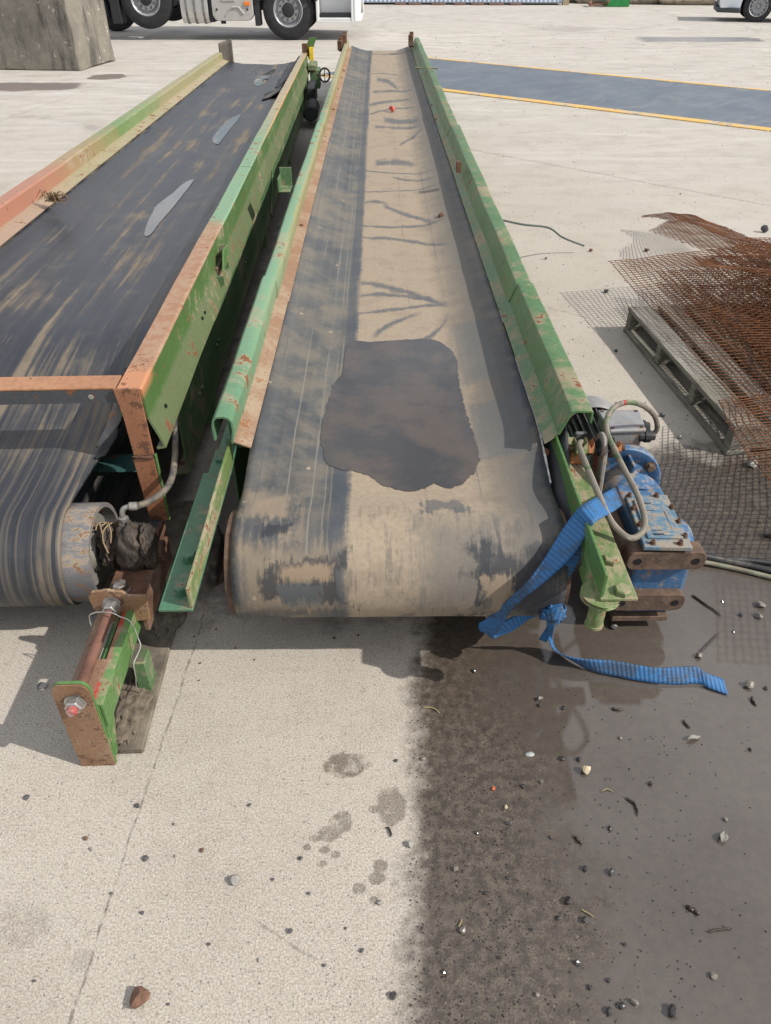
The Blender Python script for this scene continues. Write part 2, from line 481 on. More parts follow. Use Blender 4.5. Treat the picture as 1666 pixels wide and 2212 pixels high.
# ------------------------------------------------------------------ weighbridge deck
wb_dir = Vector((0.770, -0.638, 0)); wb_nrm = Vector((0.638, 0.770, 0))
wb = tag(empty('weighbridge', (0.78, 11.72, 0), (0, 0, atan2(wb_dir.y, wb_dir.x))), 'blue-grey steel weighbridge deck with yellow edges set in the yard', 'weighbridge')
def deck_mat():
    g = Mat('tread plate'); o = g.obj()
    n = g.noise(o, 1.1, 6, 0.65)
    c = g.mix(g.step(n, 0.3, 0.7), (0.105, 0.130, 0.165), (0.150, 0.178, 0.210))
    c = g.mix(g.step(g.noise(g.scaled(o, (1.4, 0.4, 1)), 2.2, 6, 0.7, 1.5), 0.48, 0.66)*0.45, c, (0.25, 0.25, 0.24))
    c = g.mix(g.step(g.noise(o, 7, 5, 0.7), 0.56, 0.66)*0.4, c, (0.07, 0.075, 0.085))
    d = g.voro(g.scaled(o, (1, 1.0, 1)), 26, rnd=0.0)
    stud = g.step(d, 0.42, 0.25)
    c = g.mix(stud*0.22, c, (0.30, 0.32, 0.34))
    return g.set(color=c, rough=0.52, metal=0.25, normal=g.bump(stud, 0.5, 0.004))
def yellow_mat():
    g = Mat('worn yellow paint'); o = g.obj()
    n = g.noise(o, 3.0, 8, 0.7); n2 = g.noise(o, 14, 6, 0.7)
    c = g.mix(g.step(n2, 0.3, 0.7), (0.62, 0.37, 0.085), (0.68, 0.44, 0.14))
    c = g.mix(g.step(n, 0.49, 0.57)*0.8, c, (0.44, 0.40, 0.33))
    c = g.mix(g.step(n2*0.6+n*0.4, 0.565, 0.60)*0.85, c, (0.15, 0.09, 0.055))
    return g.set(color=c, rough=0.6, normal=g.bump(n2, 0.3, 0.004))
DECK, YEL = deck_mat(), yellow_mat()
plate_me = None
for i in range(6):
    x0 = -2.5 + i*2.3
    m = MB(); m.box(x0, x0+2.294, 0.17, 2.86, -0.02, 0.008)
    m.build('deck_plate', DECK, wb, bevel=0.002)
    m = MB(); m.box(x0+0.004, x0+2.290, 0.0, 0.162, -0.02, 0.012)
    m.build('edge_strip', YEL, wb, bevel=0.003)
    m = MB(); m.box(x0+0.004, x0+2.290, 2.87, 2.97, -0.02, 0.012)
    m.build('edge_strip', YEL, wb, bevel=0.003)

# ------------------------------------------------------------------ concrete block, far blocks, container
def block_mat(name, a, b, dark):
    g = Mat(name); o = g.obj()
    n = g.noise(o, 2.2, 8, 0.7); n2 = g.noise(g.scaled(o, (2.4, 2.4, 0.5)), 2.2, 6, 0.7); n3 = g.noise(o, 30, 4, 0.7)
    c = g.mix(g.step(n, 0.3, 0.7), a, b)
    c = g.mix(g.step(n2, 0.50, 0.66)*0.8, c, dark)
    c = g.mix(g.step(g.noise(o, 6, 6, 0.7), 0.60, 0.70)*0.85, c, (0.62, 0.58, 0.50))
    c = g.mix(g.step(n3, 0.5, 0.7)*0.35, c, tuple(k*0.5 for k in a))
    return g.set(color=c, rough=0.92, normal=g.bump(n*0.8+n3*0.3, 0.6, 0.02))
def rough_block(name, mat, L, W, H, seed, jag=0.03, bev=0.06):
    bm = bmesh.new(); bmesh.ops.create_cube(bm, size=1.0)
    bmesh.ops.scale(bm, vec=(L, W, H), verts=bm.verts)
    bmesh.ops.bevel(bm, geom=list(bm.edges), offset=bev, segments=1, affect='EDGES')
    bmesh.ops.subdivide_edges(bm, edges=list(bm.edges), cuts=5, use_grid_fill=True)
    for v in bm.verts:
        n = mnoise.noise_vector(v.co*3.1 + Vector((seed*7.3, 0, 0)))*jag + mnoise.noise_vector(v.co*9 + Vector((seed, 3, 1)))*jag*0.4
        v.co += n
        if v.co.z < -H/2: v.co.z = -H/2
    me = bpy.data.meshes.new(name); bm.to_mesh(me); bm.free(); me.materials.append(mat)
    for p in me.polygons: p.use_smooth = True
    me.set_sharp_from_angle(angle=radians(28))
    o = bpy.data.objects.new(name, me); COL.objects.link(o); return o
BLOCK = block_mat('old concrete block', (0.150, 0.138, 0.118), (0.240, 0.218, 0.180), (0.060, 0.056, 0.050))
b = rough_block('concrete_block', BLOCK, 2.4, 1.35, 1.6, 1, 0.030, 0.025)
b.location = (-6.02, 14.62, 0.795); b.rotation_euler.z = radians(-7)
tag(b, 'large weathered grey concrete block with pale scrape marks, near the truck', 'concrete block')
FARBLOCK = block_mat('far concrete block', (0.30, 0.255, 0.20), (0.38, 0.33, 0.26), (0.16, 0.13, 0.10))
spots = [(1222, 32.0, 1.25, 'tan'), (1292, 31.4, 1.5, ''), (1395, 31.0, 1.6, ''), (1492, 30.6, 2.0, ''), (1574, 30.5, 1.3, ''), (1655, 30.6, 1.6, '')]
names = ['pale narrow concrete block beside the light blue container', 'grey rough concrete block behind the green tray', 'tan concrete block just right of the green tray',
         'widest brown concrete block in the far row', 'dark concrete block in the far row left of the white car', 'concrete block far behind the white car']
for i, (px, Y, w, _) in enumerate(spots):
    p = aty(px, 10, Y)
    b = rough_block('concrete_block', FARBLOCK, w, 0.9, 0.95, 10+i, 0.05, 0.12)
    b.location = (p.x, Y + 0.45, 0.47); b.rotation_euler.z = radians(random.uniform(-8, 8))
    tag(b, names[i], 'concrete block', 'row of concrete blocks at the far side')

# light blue container on sleepers
CONT = flat_mat('pale blue cladding', (0.50, 0.57, 0.68), 0.5, 0, 0.06, 3, 0.05, 20)
ct = tag(empty('shipping_container', (0, 31.0, -0.195), (0, 0, radians(-2.5))), 'long pale blue ribbed container standing on timber blocks at the back', 'container')
xa, xb = aty(700, 5, 31).x, aty(1212, 5, 31).x
m = MB(); n = 110
poly = []
for i in range(n+1):
    xx = xa + (xb-xa)*i/n
    poly.append((xx, 0.0 if i % 2 else -0.03)); 
vs = [(x, y, 0.28) for x, y in poly] + [(x, y, 2.7) for x, y in poly]
m.add(vs, [(i, i+1, n+2+i, n+1+i) for i in range(n)]); m.box(xa, xb, 0.02, 2.4, 0.28, 2.7)
m.build('side_wall', CONT, ct)
m = MB(); m.box(xa-0.02, xb+0.02, -0.05, 2.42, 0.245, 0.275); m.build('base_rail', flat_mat('grey rail', (0.22, 0.24, 0.27), 0.6), ct)
m = MB(); m.box(xa-0.02, xb+0.02, -0.05, 2.42, 2.71, 2.80); m.build('top_rail', CONT, ct)
m = MB(); m.box(xb+0.02, xb+0.22, -0.06, 0.2, 0.18, 2.8); m.build('corner_post', flat_mat('tan post', (0.36, 0.28, 0.19), 0.8), ct)
TIMB_D = flat_mat('dark timber', (0.16, 0.085, 0.055), 0.9, 0, 0.4, 8)
for i, px in enumerate((865, 898, 950, 992, 1032, 1074, 1112)):
    p = aty(px, 12, 30.9); yb = 30.93 - p.x*0.0437; m = MB(); m.box(-0.19-(i % 3)*0.05, 0.19, -0.16, 0.7, 0, 0.048)
    o = m.build('timber_block', TIMB_D, bevel=0.006); o.location = (p.x, yb, 0)
    tag(o, ('first', 'second', 'third', 'fourth', 'fifth', 'sixth', 'seventh')[i] + ' timber block from the left under the pale blue container', 'timber block', 'timber blocks under the container')
# green tray with scrap beside it
GRN = flat_mat('green plastic', (0.015, 0.20, 0.045), 0.45, 0, 0.15, 8)
p = at(1335, 15)
m = MB(); 
tw, td, th = 0.36, 0.30, 0.32
m.prism([(-tw, 0), (tw, 0), (tw*1.08, th), (tw*1.0, th), (tw*0.94, 0.03), (-tw*0.94, 0.03), (-tw, th), (-tw*1.08, th)], p + Vector((0, 0, 0)), p + Vector((0, td*2, 0)), (1, 0, 0), (0, 0, 1))
m.box(p.x-tw, p.x+tw, p.y-0.02, p.y+0.02, 0.01, th*0.95); m.box(p.x-tw, p.x+tw, p.y+td*2-0.02, p.y+td*2+0.02, 0.01, th*0.95)
tag(m.build('plastic_tray', GRN), 'bright green tray on the ground before the far concrete blocks', 'tray')
m = MB(); q = at(1288, 14)
for k in range(5):
    a = random.uniform(0, 3); c = q + Vector((random.uniform(-.3, .5), random.uniform(-.2, .2), 0.05+0.05*k))
    m.bar(c - Vector((cos(a)*.4, sin(a)*.3, 0)), c + Vector((cos(a)*.4, sin(a)*.3, .04)), 0.08, 0.06)
tag(m.build('timber_scrap', TIMB_D), 'small heap of broken timber left of the green tray', 'timber')

# ------------------------------------------------------------------ truck
TYRE = flat_mat('tyre rubber', (0.022, 0.022, 0.025), 0.85, 0, 0.3, 12, 0.2, 40, (0.10, 0.09, 0.08), 0.1)
RIM = flat_mat('grey steel rim', (0.36, 0.37, 0.38), 0.45, 0.4, 0.12, 10, 0.1, 30, (0.16, 0.14, 0.12), 0.15)
BLK = flat_mat('black plastic', (0.018, 0.019, 0.022), 0.6, 0, 0.2, 8)
WHT = flat_mat('white lorry paint', (0.72, 0.73, 0.73), 0.25, 0, 0.03, 3, 0.02, 10)
GREYP = flat_mat('grey moulded cover', (0.40, 0.39, 0.37), 0.6, 0, 0.06, 5, 0.05, 30)
ALU = flat_mat('brushed tank aluminium', (0.62, 0.62, 0.60), 0.38, 0.75, 0.06, 4, 0.05, 20)
AMB = flat_mat('amber lens', (0.75, 0.20, 0.03), 0.25, 0, 0.05)

NUT = flat_mat('dark wheel nut', (0.11, 0.11, 0.11), 0.5, 0.5)
def wheel(parent, loc, R, W, rimR, nuts, hubR, side=-1, spokes=0, rim_mat=None, tyre_mat=None):
    """axle along y; outer face towards -y when side = -1"""
    rm = rim_mat or RIM
    w = empty('wheel', loc, (0, 0, 0), parent)
    f = side*W/2
    m = MB(); m.lathe((0, 0, 0), (0, side, 0), [(-W/2, rimR), (-W*0.48, R*0.86), (-W*0.40, R*0.97), (-W*0.25, R), (W*0.25, R), (W*0.40, R*0.972), (W*0.48, R*0.87), (W*0.49, rimR*1.10), (W*0.46, rimR*1.0), (0, rimR*0.96), (-W/2, rimR)], 48)
    m.build('tyre', tyre_mat or TYRE, w, smooth=True, autosmooth=40)
    m = MB()
    m.lathe((0, 0, 0), (0, side, 0), [(W*0.47, rimR*1.03), (W*0.495, rimR*0.985), (W*0.44, rimR*0.93), (W*0.22, rimR*0.86), (W*0.20, rimR*0.80), (W*0.34, rimR*0.70), (W*0.36, rimR*0.45), (W*0.30, rimR*0.36), (W*0.28, 0.001)], 48)
    m.build('rim', rm, w, smooth=True, autosmooth=40)
    m = MB(); m.lathe((0, 0, 0), (0, side, 0), [(W*0.25, hubR), (W*0.40, hubR*0.97), (W*0.43, hubR*0.8), (W*0.42, 0.001)], 24)
    m.build('hub', BLK if nuts else rm, w, smooth=True, autosmooth=40)
    for k in range(nuts):
        t = 2*pi*k/nuts + 0.2
        m = MB(); p = Vector((cos(t)*rimR*0.58, side*W*0.35, sin(t)*rimR*0.58))
        m.hexbolt(p, (0, side, 0), rimR*0.065, W*0.10, rimR*0.08)
        m.build('wheel_nut', NUT, w)
    for k in range(spokes):
        t = 2*pi*k/spokes
        m = MB(); a = Vector((cos(t), 0, sin(t))); b2 = Vector((-sin(t), 0, cos(t)))
        c0 = a*rimR*0.25 + Vector((0, side*W*0.36, 0)); c1 = a*rimR*0.93 + Vector((0, side*W*0.40, 0))
        for s in (-1, 1): m.bar(c0 + b2*s*rimR*0.06, c1 + b2*s*rimR*0.15, rimR*0.12, W*0.12, Vector((0, 1, 0)))
        m.build('spoke', rm, w, bevel=0.004)
    return w

TY = 18.7
fx = aty(622, 22, TY).x
truck = tag(empty('truck', (fx, TY, 0)), 'white lorry tractor unit with raised middle axle, parked beyond the conveyors', 'truck')
def tx(px, py=40): return aty(px, py, TY).x - fx
def tz(py): return aty(622, py, TY).z
R = 0.535
wheel(truck, (0, 0.17, R), R, 0.32, 0.30, 10, 0.13)
wheel(truck, (tx(320), 0.17, R+0.20), R, 0.32, 0.30, 10, 0.12)
wheel(truck, (tx(320)-1.36, 0.2, R), R, 0.32, 0.30, 10, 0.13)
for xx, zz in ((0, R), (tx(320), R+0.2), (tx(320)-1.36, R)):
    wheel(truck, (xx, 2.25, zz), R, 0.32, 0.30, 0, 0.13, 1)
# chassis
m = MB()
for yy in (0.62, 1.42): m.box(tx(150), tx(760), yy, yy+0.08, 0.72, 1.0)
m.box(tx(400), tx(560), 0.7, 1.4, 0.5, 0.75)
m.build('chassis', BLK, truck)
for xx, zz in ((0, R), (tx(320), R+0.2), (tx(320)-1.36, R)):
    m = MB(); m.cyl((xx, 0.2, zz), (xx, 2.2, zz), 0.09, 14); m.build('axle', BLK, truck, smooth=True, autosmooth=40)
# fuel tank: rounded front with straps
z0 = tz(51)
m = MB(); x0, x1 = tx(393), tx(452)
prof = [(0.06, z0+0.06), (0.10, z0), (0.70, z0), (0.70, z0+0.66), (0.10, z0+0.66), (0.03, z0+0.58), (0.0, z0+0.45), (0.0, z0+0.20), (0.03, z0+0.10)]
m.prism([(a, b) for a, b in prof], (x0, 0, 0), (x1, 0, 0), (0, 1, 0), (0, 0, 1)); tank = m.build('fuel_tank', ALU, truck, bevel=0.015, seg=2)
for xx in (x0+0.10, x0+0.27, x1-0.12):
    m = MB(); m.prism([(a-0.012 if a < 0.1 else a, b-0.012) for a, b in prof], (xx, 0, 0), (xx+0.045, 0, 0), (0, 1, 0), (0, 0, 1)); m.build('tank_strap', flat_mat('dull strap', (0.20, 0.20, 0.20), 0.6, 0.4), tank)
m = MB(); m.box(x1+0.01, x1+0.1, 0.05, 0.6, z0+0.02, z0+0.6); m.build('tank_end', BLK, truck, bevel=0.01)
# grey side cover with raised fields and orange marker
z1 = tz(45); x0, x1 = tx(461), tx(549)
m = MB(); m.prism([(x0, z1+0.8), (x0, z1+0.10), (x0+0.05, z1+0.02), (x0+0.12, z1), (x1-0.10, z1), (x1, z1+0.10), (x1, z1+0.8)], (0, -0.02, 0), (0, 0.25, 0), (1, 0, 0), (0, 0, 1))
cov = m.build('side_cover', GREYP, truck, bevel=0.012, seg=2)
m = MB(); m.box(x0+0.22, x0+0.50, -0.035, -0.015, z1+0.34, z1+0.75); m.build('raised_panel', GREYP, cov, bevel=0.008)
m = MB(); m.tube([(x0+0.28, -0.022, z1+0.10), (x0+0.42, -0.026, z1+0.24), (x0+0.56, -0.026, z1+0.24), (x0+0.66, -0.022, z1+0.12)], 0.018, 6); m.build('pressed_rib', GREYP, cov)
for xx, zz in ((x0+0.10, z1+0.2), (x1-0.12, z1+0.2)):
    m = MB(); m.cyl((xx, -0.03, zz), (xx, 0, zz), 0.022, 12); m.build('fixing', BLK, cov)
xm = tx(538); m = MB(); m.box(xm-0.07, xm+0.05, -0.045, -0.02, tz(12), tz(3)); m.build('marker_lamp', AMB, truck, bevel=0.006)
for px in (480,):
    m = MB(); m.box(tx(px)-0.05, tx(px)+0.05, 0.1, 0.16, z1-0.06, z1+0.02); m.build('drain_bracket', BLK, truck)
# mud flaps and arches
m = MB(); m.box(tx(551), tx(562), 0.0, 0.34, tz(56), 1.2); m.build('mud_flap', BLK, truck, bevel=0.006)
m = MB(); m.box(tx(243), tx(262), 0.0, 0.4, 0.30, 1.25); m.build('mud_flap', BLK, truck, bevel=0.006)
def arch(cx, cz, r0, r1, y0, y1, mat, t0=15, t1=165):
    m = MB(); pts = [(r1*cos(radians(t)), r1*sin(radians(t))) for t in range(t0, t1+1, 10)] + [(r0*cos(radians(t)), r0*sin(radians(t))) for t in range(t1, t0-1, -10)]
    n = len(pts)//2
    vs = [(cx+x, y, cz+z) for y in (y0, y1) for x, z in pts]
    N = len(pts); fs = []
    for i in range(n-1): fs += [(i, i+1, N-2-i, N-1-i), (N+i, N+N-1-i, N+N-2-i, N+i+1)]
    fs += [(i, (i+1) % N, N+(i+1) % N, N+i) for i in range(N)]
    m.add(vs, fs); return m.build('wheel_arch', mat, truck, smooth=True, autosmooth=40)
arch(0, R, 0.60, 0.66, -0.03, 0.36, BLK); arch(tx(320), R+0.25, 0.58, 0.62, 0.0, 0.4, BLK); arch(tx(320)-1.36, R+0.05, 0.60, 0.64, 0, 0.4, BLK)
# cab: steps, corner, bumper and box above
zb = tz(48); xs0, xs1, xc = tx(684), tx(759), tx(781)
m = MB()
m.box(xs0+0.02, xs1, -0.02, 0.02, zb+0.03, zb+0.08)            # tread edge
m.box(xs0, xs0+0.06, -0.03, 0.35, zb, 1.5)
m.box(xs1, xs1+0.05, -0.03, 0.35, zb, 1.5)
m.box(xs0+0.06, xs1, -0.03, 0.30, zb, zb+0.028)
m.box(xs0+0.06, xs1, 0.26, 0.30, zb+0.03, 1.5)
m.build('step_frame', WHT, truck, bevel=0.01)
m = MB(); m.box(xs0+0.08, xs1-0.02, 0.0, 0.25, zb+0.085, zb+0.16); m.build('step_tread', BLK, truck)
m = MB(); m.prism([(xs1+0.052, -0.03), (xc-0.12, -0.03), (xc-0.03, 0.03), (xc, 0.15), (xc, 2.25), (xs1+0.052, 2.25)], (0, 0, zb+0.01), (0, 0, 1.1), (1, 0, 0), (0, 1, 0)); m.build('bumper', WHT, truck, bevel=0.02, seg=2)
m = MB(); m.cyl((xc+0.02, 0.12, zb+0.16), (xc+0.02, 0.12, zb+0.62), 0.022, 10); m.build('guide_rod', RIM, truck)
m = MB(); m.box(tx(545), xc-0.03, -0.02, 2.3, 1.52, 3.6); m.box(0.7, xc-0.06, 0.0, 2.3, 1.1, 1.52); m.build('cab_body', WHT, truck, bevel=0.06, seg=2)
m = MB(); m.box(tx(640), tx(740), -0.03, 0.0, 2.2, 3.0); m.build('door_window', flat_mat('cab glass', (0.02, 0.025, 0.03), 0.08), truck, bevel=0.01)

# ------------------------------------------------------------------ white car, front corner in view
CARW = flat_mat('car white paint', (0.74, 0.80, 0.85), 0.18, 0, 0.02, 2, 0.0, 10)
TRIM = flat_mat('dark car trim', (0.05, 0.055, 0.06), 0.6, 0, 0.1, 10)
CY = 23.4
w1 = aty(1637, 22, CY)
car = tag(empty('parked_car', (w1.x, CY, 0), (0, 0, radians(-16))), 'white car with dark lower trim at the far right, only its front corner in view', 'car')
RC = 0.355
wheel(car, (0, 0.12, RC), RC, 0.23, 0.225, 0, 0.05, -1, 7)
wheel(car, (0, 1.55, RC), RC, 0.23, 0.225, 0, 0.05, 1, 7)
wheel(car, (2.65, 0.12, RC), RC, 0.23, 0.225, 0, 0.05, -1, 7)
wheel(car, (2.65, 1.55, RC), RC, 0.23, 0.225, 0, 0.05, 1, 7)
# body side section: outline in xz with wheel cut-outs, swept across y
def body_outline(zlow):
    pts = [(-0.93, 0.30), (-0.97, 0.45), (-0.98, 0.62), (-0.93, 0.85), (-0.70, 1.00), (0.25, 1.08), (0.75, 1.45), (1.3, 1.62), (2.9, 1.62), (3.4, 1.15), (3.45, 0.5), (3.40, zlow)]
    for cx in (2.65, 0.0):
        pts.append((cx+0.44, zlow)); 
        for t in range(0, 181, 18): pts.append((cx+0.43*cos(radians(t)), RC+0.06+0.43*sin(radians(t))*0.98))
        pts.append((cx-0.44, zlow))
    pts.append((-0.62, 0.27)); return pts
ol = body_outline(0.27)
bm = bmesh.new()
vsb = [bm.verts.new((x, 0.0, z)) for x, z in ol]
f = bm.faces.new(vsb)
ext = bmesh.ops.extrude_face_region(bm, geom=[f])
for v in ext['geom']:
    if isinstance(v, bmesh.types.BMVert): v.co.y = 1.68
bmesh.ops.triangulate(bm, faces=[f for f in bm.faces if len(f.verts) > 4])
for v in bm.verts:                                 # pull the nose corners in
    if v.co.x < -0.6:
        v.co.y = 0.84 + (v.co.y-0.84)*0.86
    if v.co.z > 1.2: v.co.y = 0.84 + (v.co.y-0.84)*0.8
bmesh.ops.recalc_face_normals(bm, faces=bm.faces)
me = bpy.data.meshes.new('body'); bm.to_mesh(me); bm.free(); me.materials.append(CARW)
o = bpy.data.objects.new('body', me); COL.objects.link(o); o.parent = car
md = o.modifiers.new('bevel', 'BEVEL'); md.width = 0.04; md.segments = 3; md.limit_method = 'ANGLE'
m = MB(); m.prism([(-1.0, 0.17), (-0.50, -0.03), (-0.42, -0.03), (-0.42, 0.1), (-0.85, 0.25), (-0.85, 1.43), (-0.42, 1.6), (-0.42, 1.71), (-0.50, 1.71), (-1.0, 1.51)], (0, 0, 0.20), (0, 0, 0.31), (1, 0, 0), (0, 1, 0)); bmp = m.build('lower_bumper', TRIM, car, bevel=0.03, seg=2)
m = MB(); m.prism([(-1.01, 0.4), (-0.99, 0.4), (-0.99, 1.3), (-1.01, 1.3)], (0, 0, 0.32), (0, 0, 0.44), (1, 0, 0), (0, 1, 0)); m.build('grille', BLK, car)
for k in range(3):
    m = MB(); m.box(-1.02, -1.00, 0.42, 1.28, 0.335+k*0.035, 0.347+k*0.035); m.build('grille_bar', TRIM, car)
pl = MB(); pl.box(-1.035, -1.022, 0.42, 0.94, 0.42, 0.53); plate = pl.build('number_plate', flat_mat('plate white', (0.75, 0.77, 0.78), 0.4, 0, 0.02), car, bevel=0.004)
m = MB(); m.box(-0.80, -0.62, 0.05, 0.09, 0.70, 0.86); m.build('headlamp', flat_mat('lamp glass', (0.5, 0.53, 0.55), 0.1), car, bevel=0.02)
m = MB(); m.box(-0.60, -0.55, -0.01, 0.02, 0.62, 0.70); m.build('side_vent', BLK, car)
m = MB(); m.box(0.45, 2.20, -0.015, 0.02, 0.24, 0.32); m.build('sill', TRIM, car, bevel=0.01)
m = MB(); m.prism([(0.75, 1.10), (1.25, 1.48), (2.8, 1.48), (3.1, 1.10)], (0, 0.1, 0), (0, 0.16, 0), (1, 0, 0), (0, 0, 1)); m.build('side_window', flat_mat('car glass', (0.02, 0.025, 0.03), 0.08), car)

# ------------------------------------------------------------------ shared machine materials
GREEN = paint('green machine paint', (0.072, 0.165, 0.045), (0.098, 0.200, 0.062), 0.35, 0.35, 5, chips=0.35)
GREEN_D = paint('dull green machine paint', (0.070, 0.150, 0.060), (0.095, 0.175, 0.075), 0.35, 0.55, 4, chips=0.4)
TEAL = paint('blue-green machine paint', (0.070, 0.175, 0.100), (0.060, 0.150, 0.082), 0.35, 0.25, 4, chips=0.3)
RIGHT_GREEN = paint('bright green rail paint', (0.074, 0.162, 0.056), (0.088, 0.185, 0.070), 0.40, 0.38, 3.5, chips=0.45, rough=0.42)
OLIVE = paint('dusty yellow-green paint', (0.125, 0.190, 0.060), (0.150, 0.205, 0.085), 0.55, 0.80, 9, chips=0.6, stretch=(1, 0.5, 1))
def rail_bands(g, c):
    x, y, z = g.xyz(g.obj())
    n = (g.noise(g.obj(), 3.0, 4)-0.5)*0.8
    c = g.mix(g.band(y+n*1.5, 2.0, 6.6, 0.9)*0.75, c, (0.185, 0.325, 0.20))
    c = g.mix(g.step(y+n*2, 6.4, 8.2)*0.75, c, (0.30, 0.30, 0.175))
    edge = g.step(x+(g.noise(g.scaled(g.obj(), (1, 0.6, 1)), 14, 5)-0.5)*0.03, -0.414, -0.402)*g.step(y, 2.0, 4.0)
    c = g.mix(edge*0.6, c, (0.33, 0.22, 0.08))
    return c
RAIL_L = paint('sun-bleached mint rail paint', (0.066, 0.168, 0.082), (0.080, 0.190, 0.094), 0.45, 0.38, 3.2, chips=0.5, top_dust=0.3, extra=rail_bands)
SKIRT = paint('rusted skirt plate', (0.26, 0.150, 0.092), (0.30, 0.195, 0.130), 0.55, 0.55, 9, chips=0.4, rough=0.85, rustcol=(0.22, 0.10, 0.045))
RUSTM = flat_mat('dark rust', (0.105, 0.050, 0.028), 0.9, 0, 0.5, 14, 0.6, 60, (0.16, 0.115, 0.08), 0.35)
RUST2 = flat_mat('orange rust', RUST_L, 0.9, 0, 0.4, 18, 0.4, 70)
RUBBER = flat_mat('black rubber flap', (0.028, 0.030, 0.034), 0.62, 0, 0.4, 9, 0.3, 60, (0.13, 0.115, 0.095), 0.22)
STEEL = flat_mat('worn bright steel', (0.45, 0.44, 0.42), 0.42, 0.85, 0.2, 20, 0.2, 90, (0.17, 0.10, 0.06), 0.3)
GREASE = None

# ------------------------------------------------------------------ conveyor with the drive (right hand)
R_ROT = 0.009
_ri = Matrix.Rotation(-R_ROT, 4, 'Z')
def atR(px, py, z): return _ri @ at(px, py, z)
conv = tag(empty('belt_conveyor', (0, 0, 0), (0, 0, R_ROT)), 'long green trough conveyor with blue gearbox and a dark water pool on its dusty belt', 'conveyor', 'old belt conveyors laid side by side')
BC, BH = 0.047, 0.420            # belt centre line, half width
DY, DZ, DR = 1.50, 0.287, 0.140  # head drum
YEND = 12.45
def sm(a, b, t):
    t = max(0, min(1, (t-a)/(b-a))); return t*t*(3-2*t)
def belt_z(x, y):
    ax = abs(x-BC)
    f = sm(1.52, 1.95, y)
    rise = (max(0, ax-0.19)/(BH-0.19))**1.4*0.062*f
    base = DZ+DR+0.004 - 0.022*sm(1.50, 1.66, y)
    return base + rise + 0.0025*fbm(x*4, y*0.9, 3)*f*max(0.0, 1-ax/0.36)
EDGE_W = 0.0

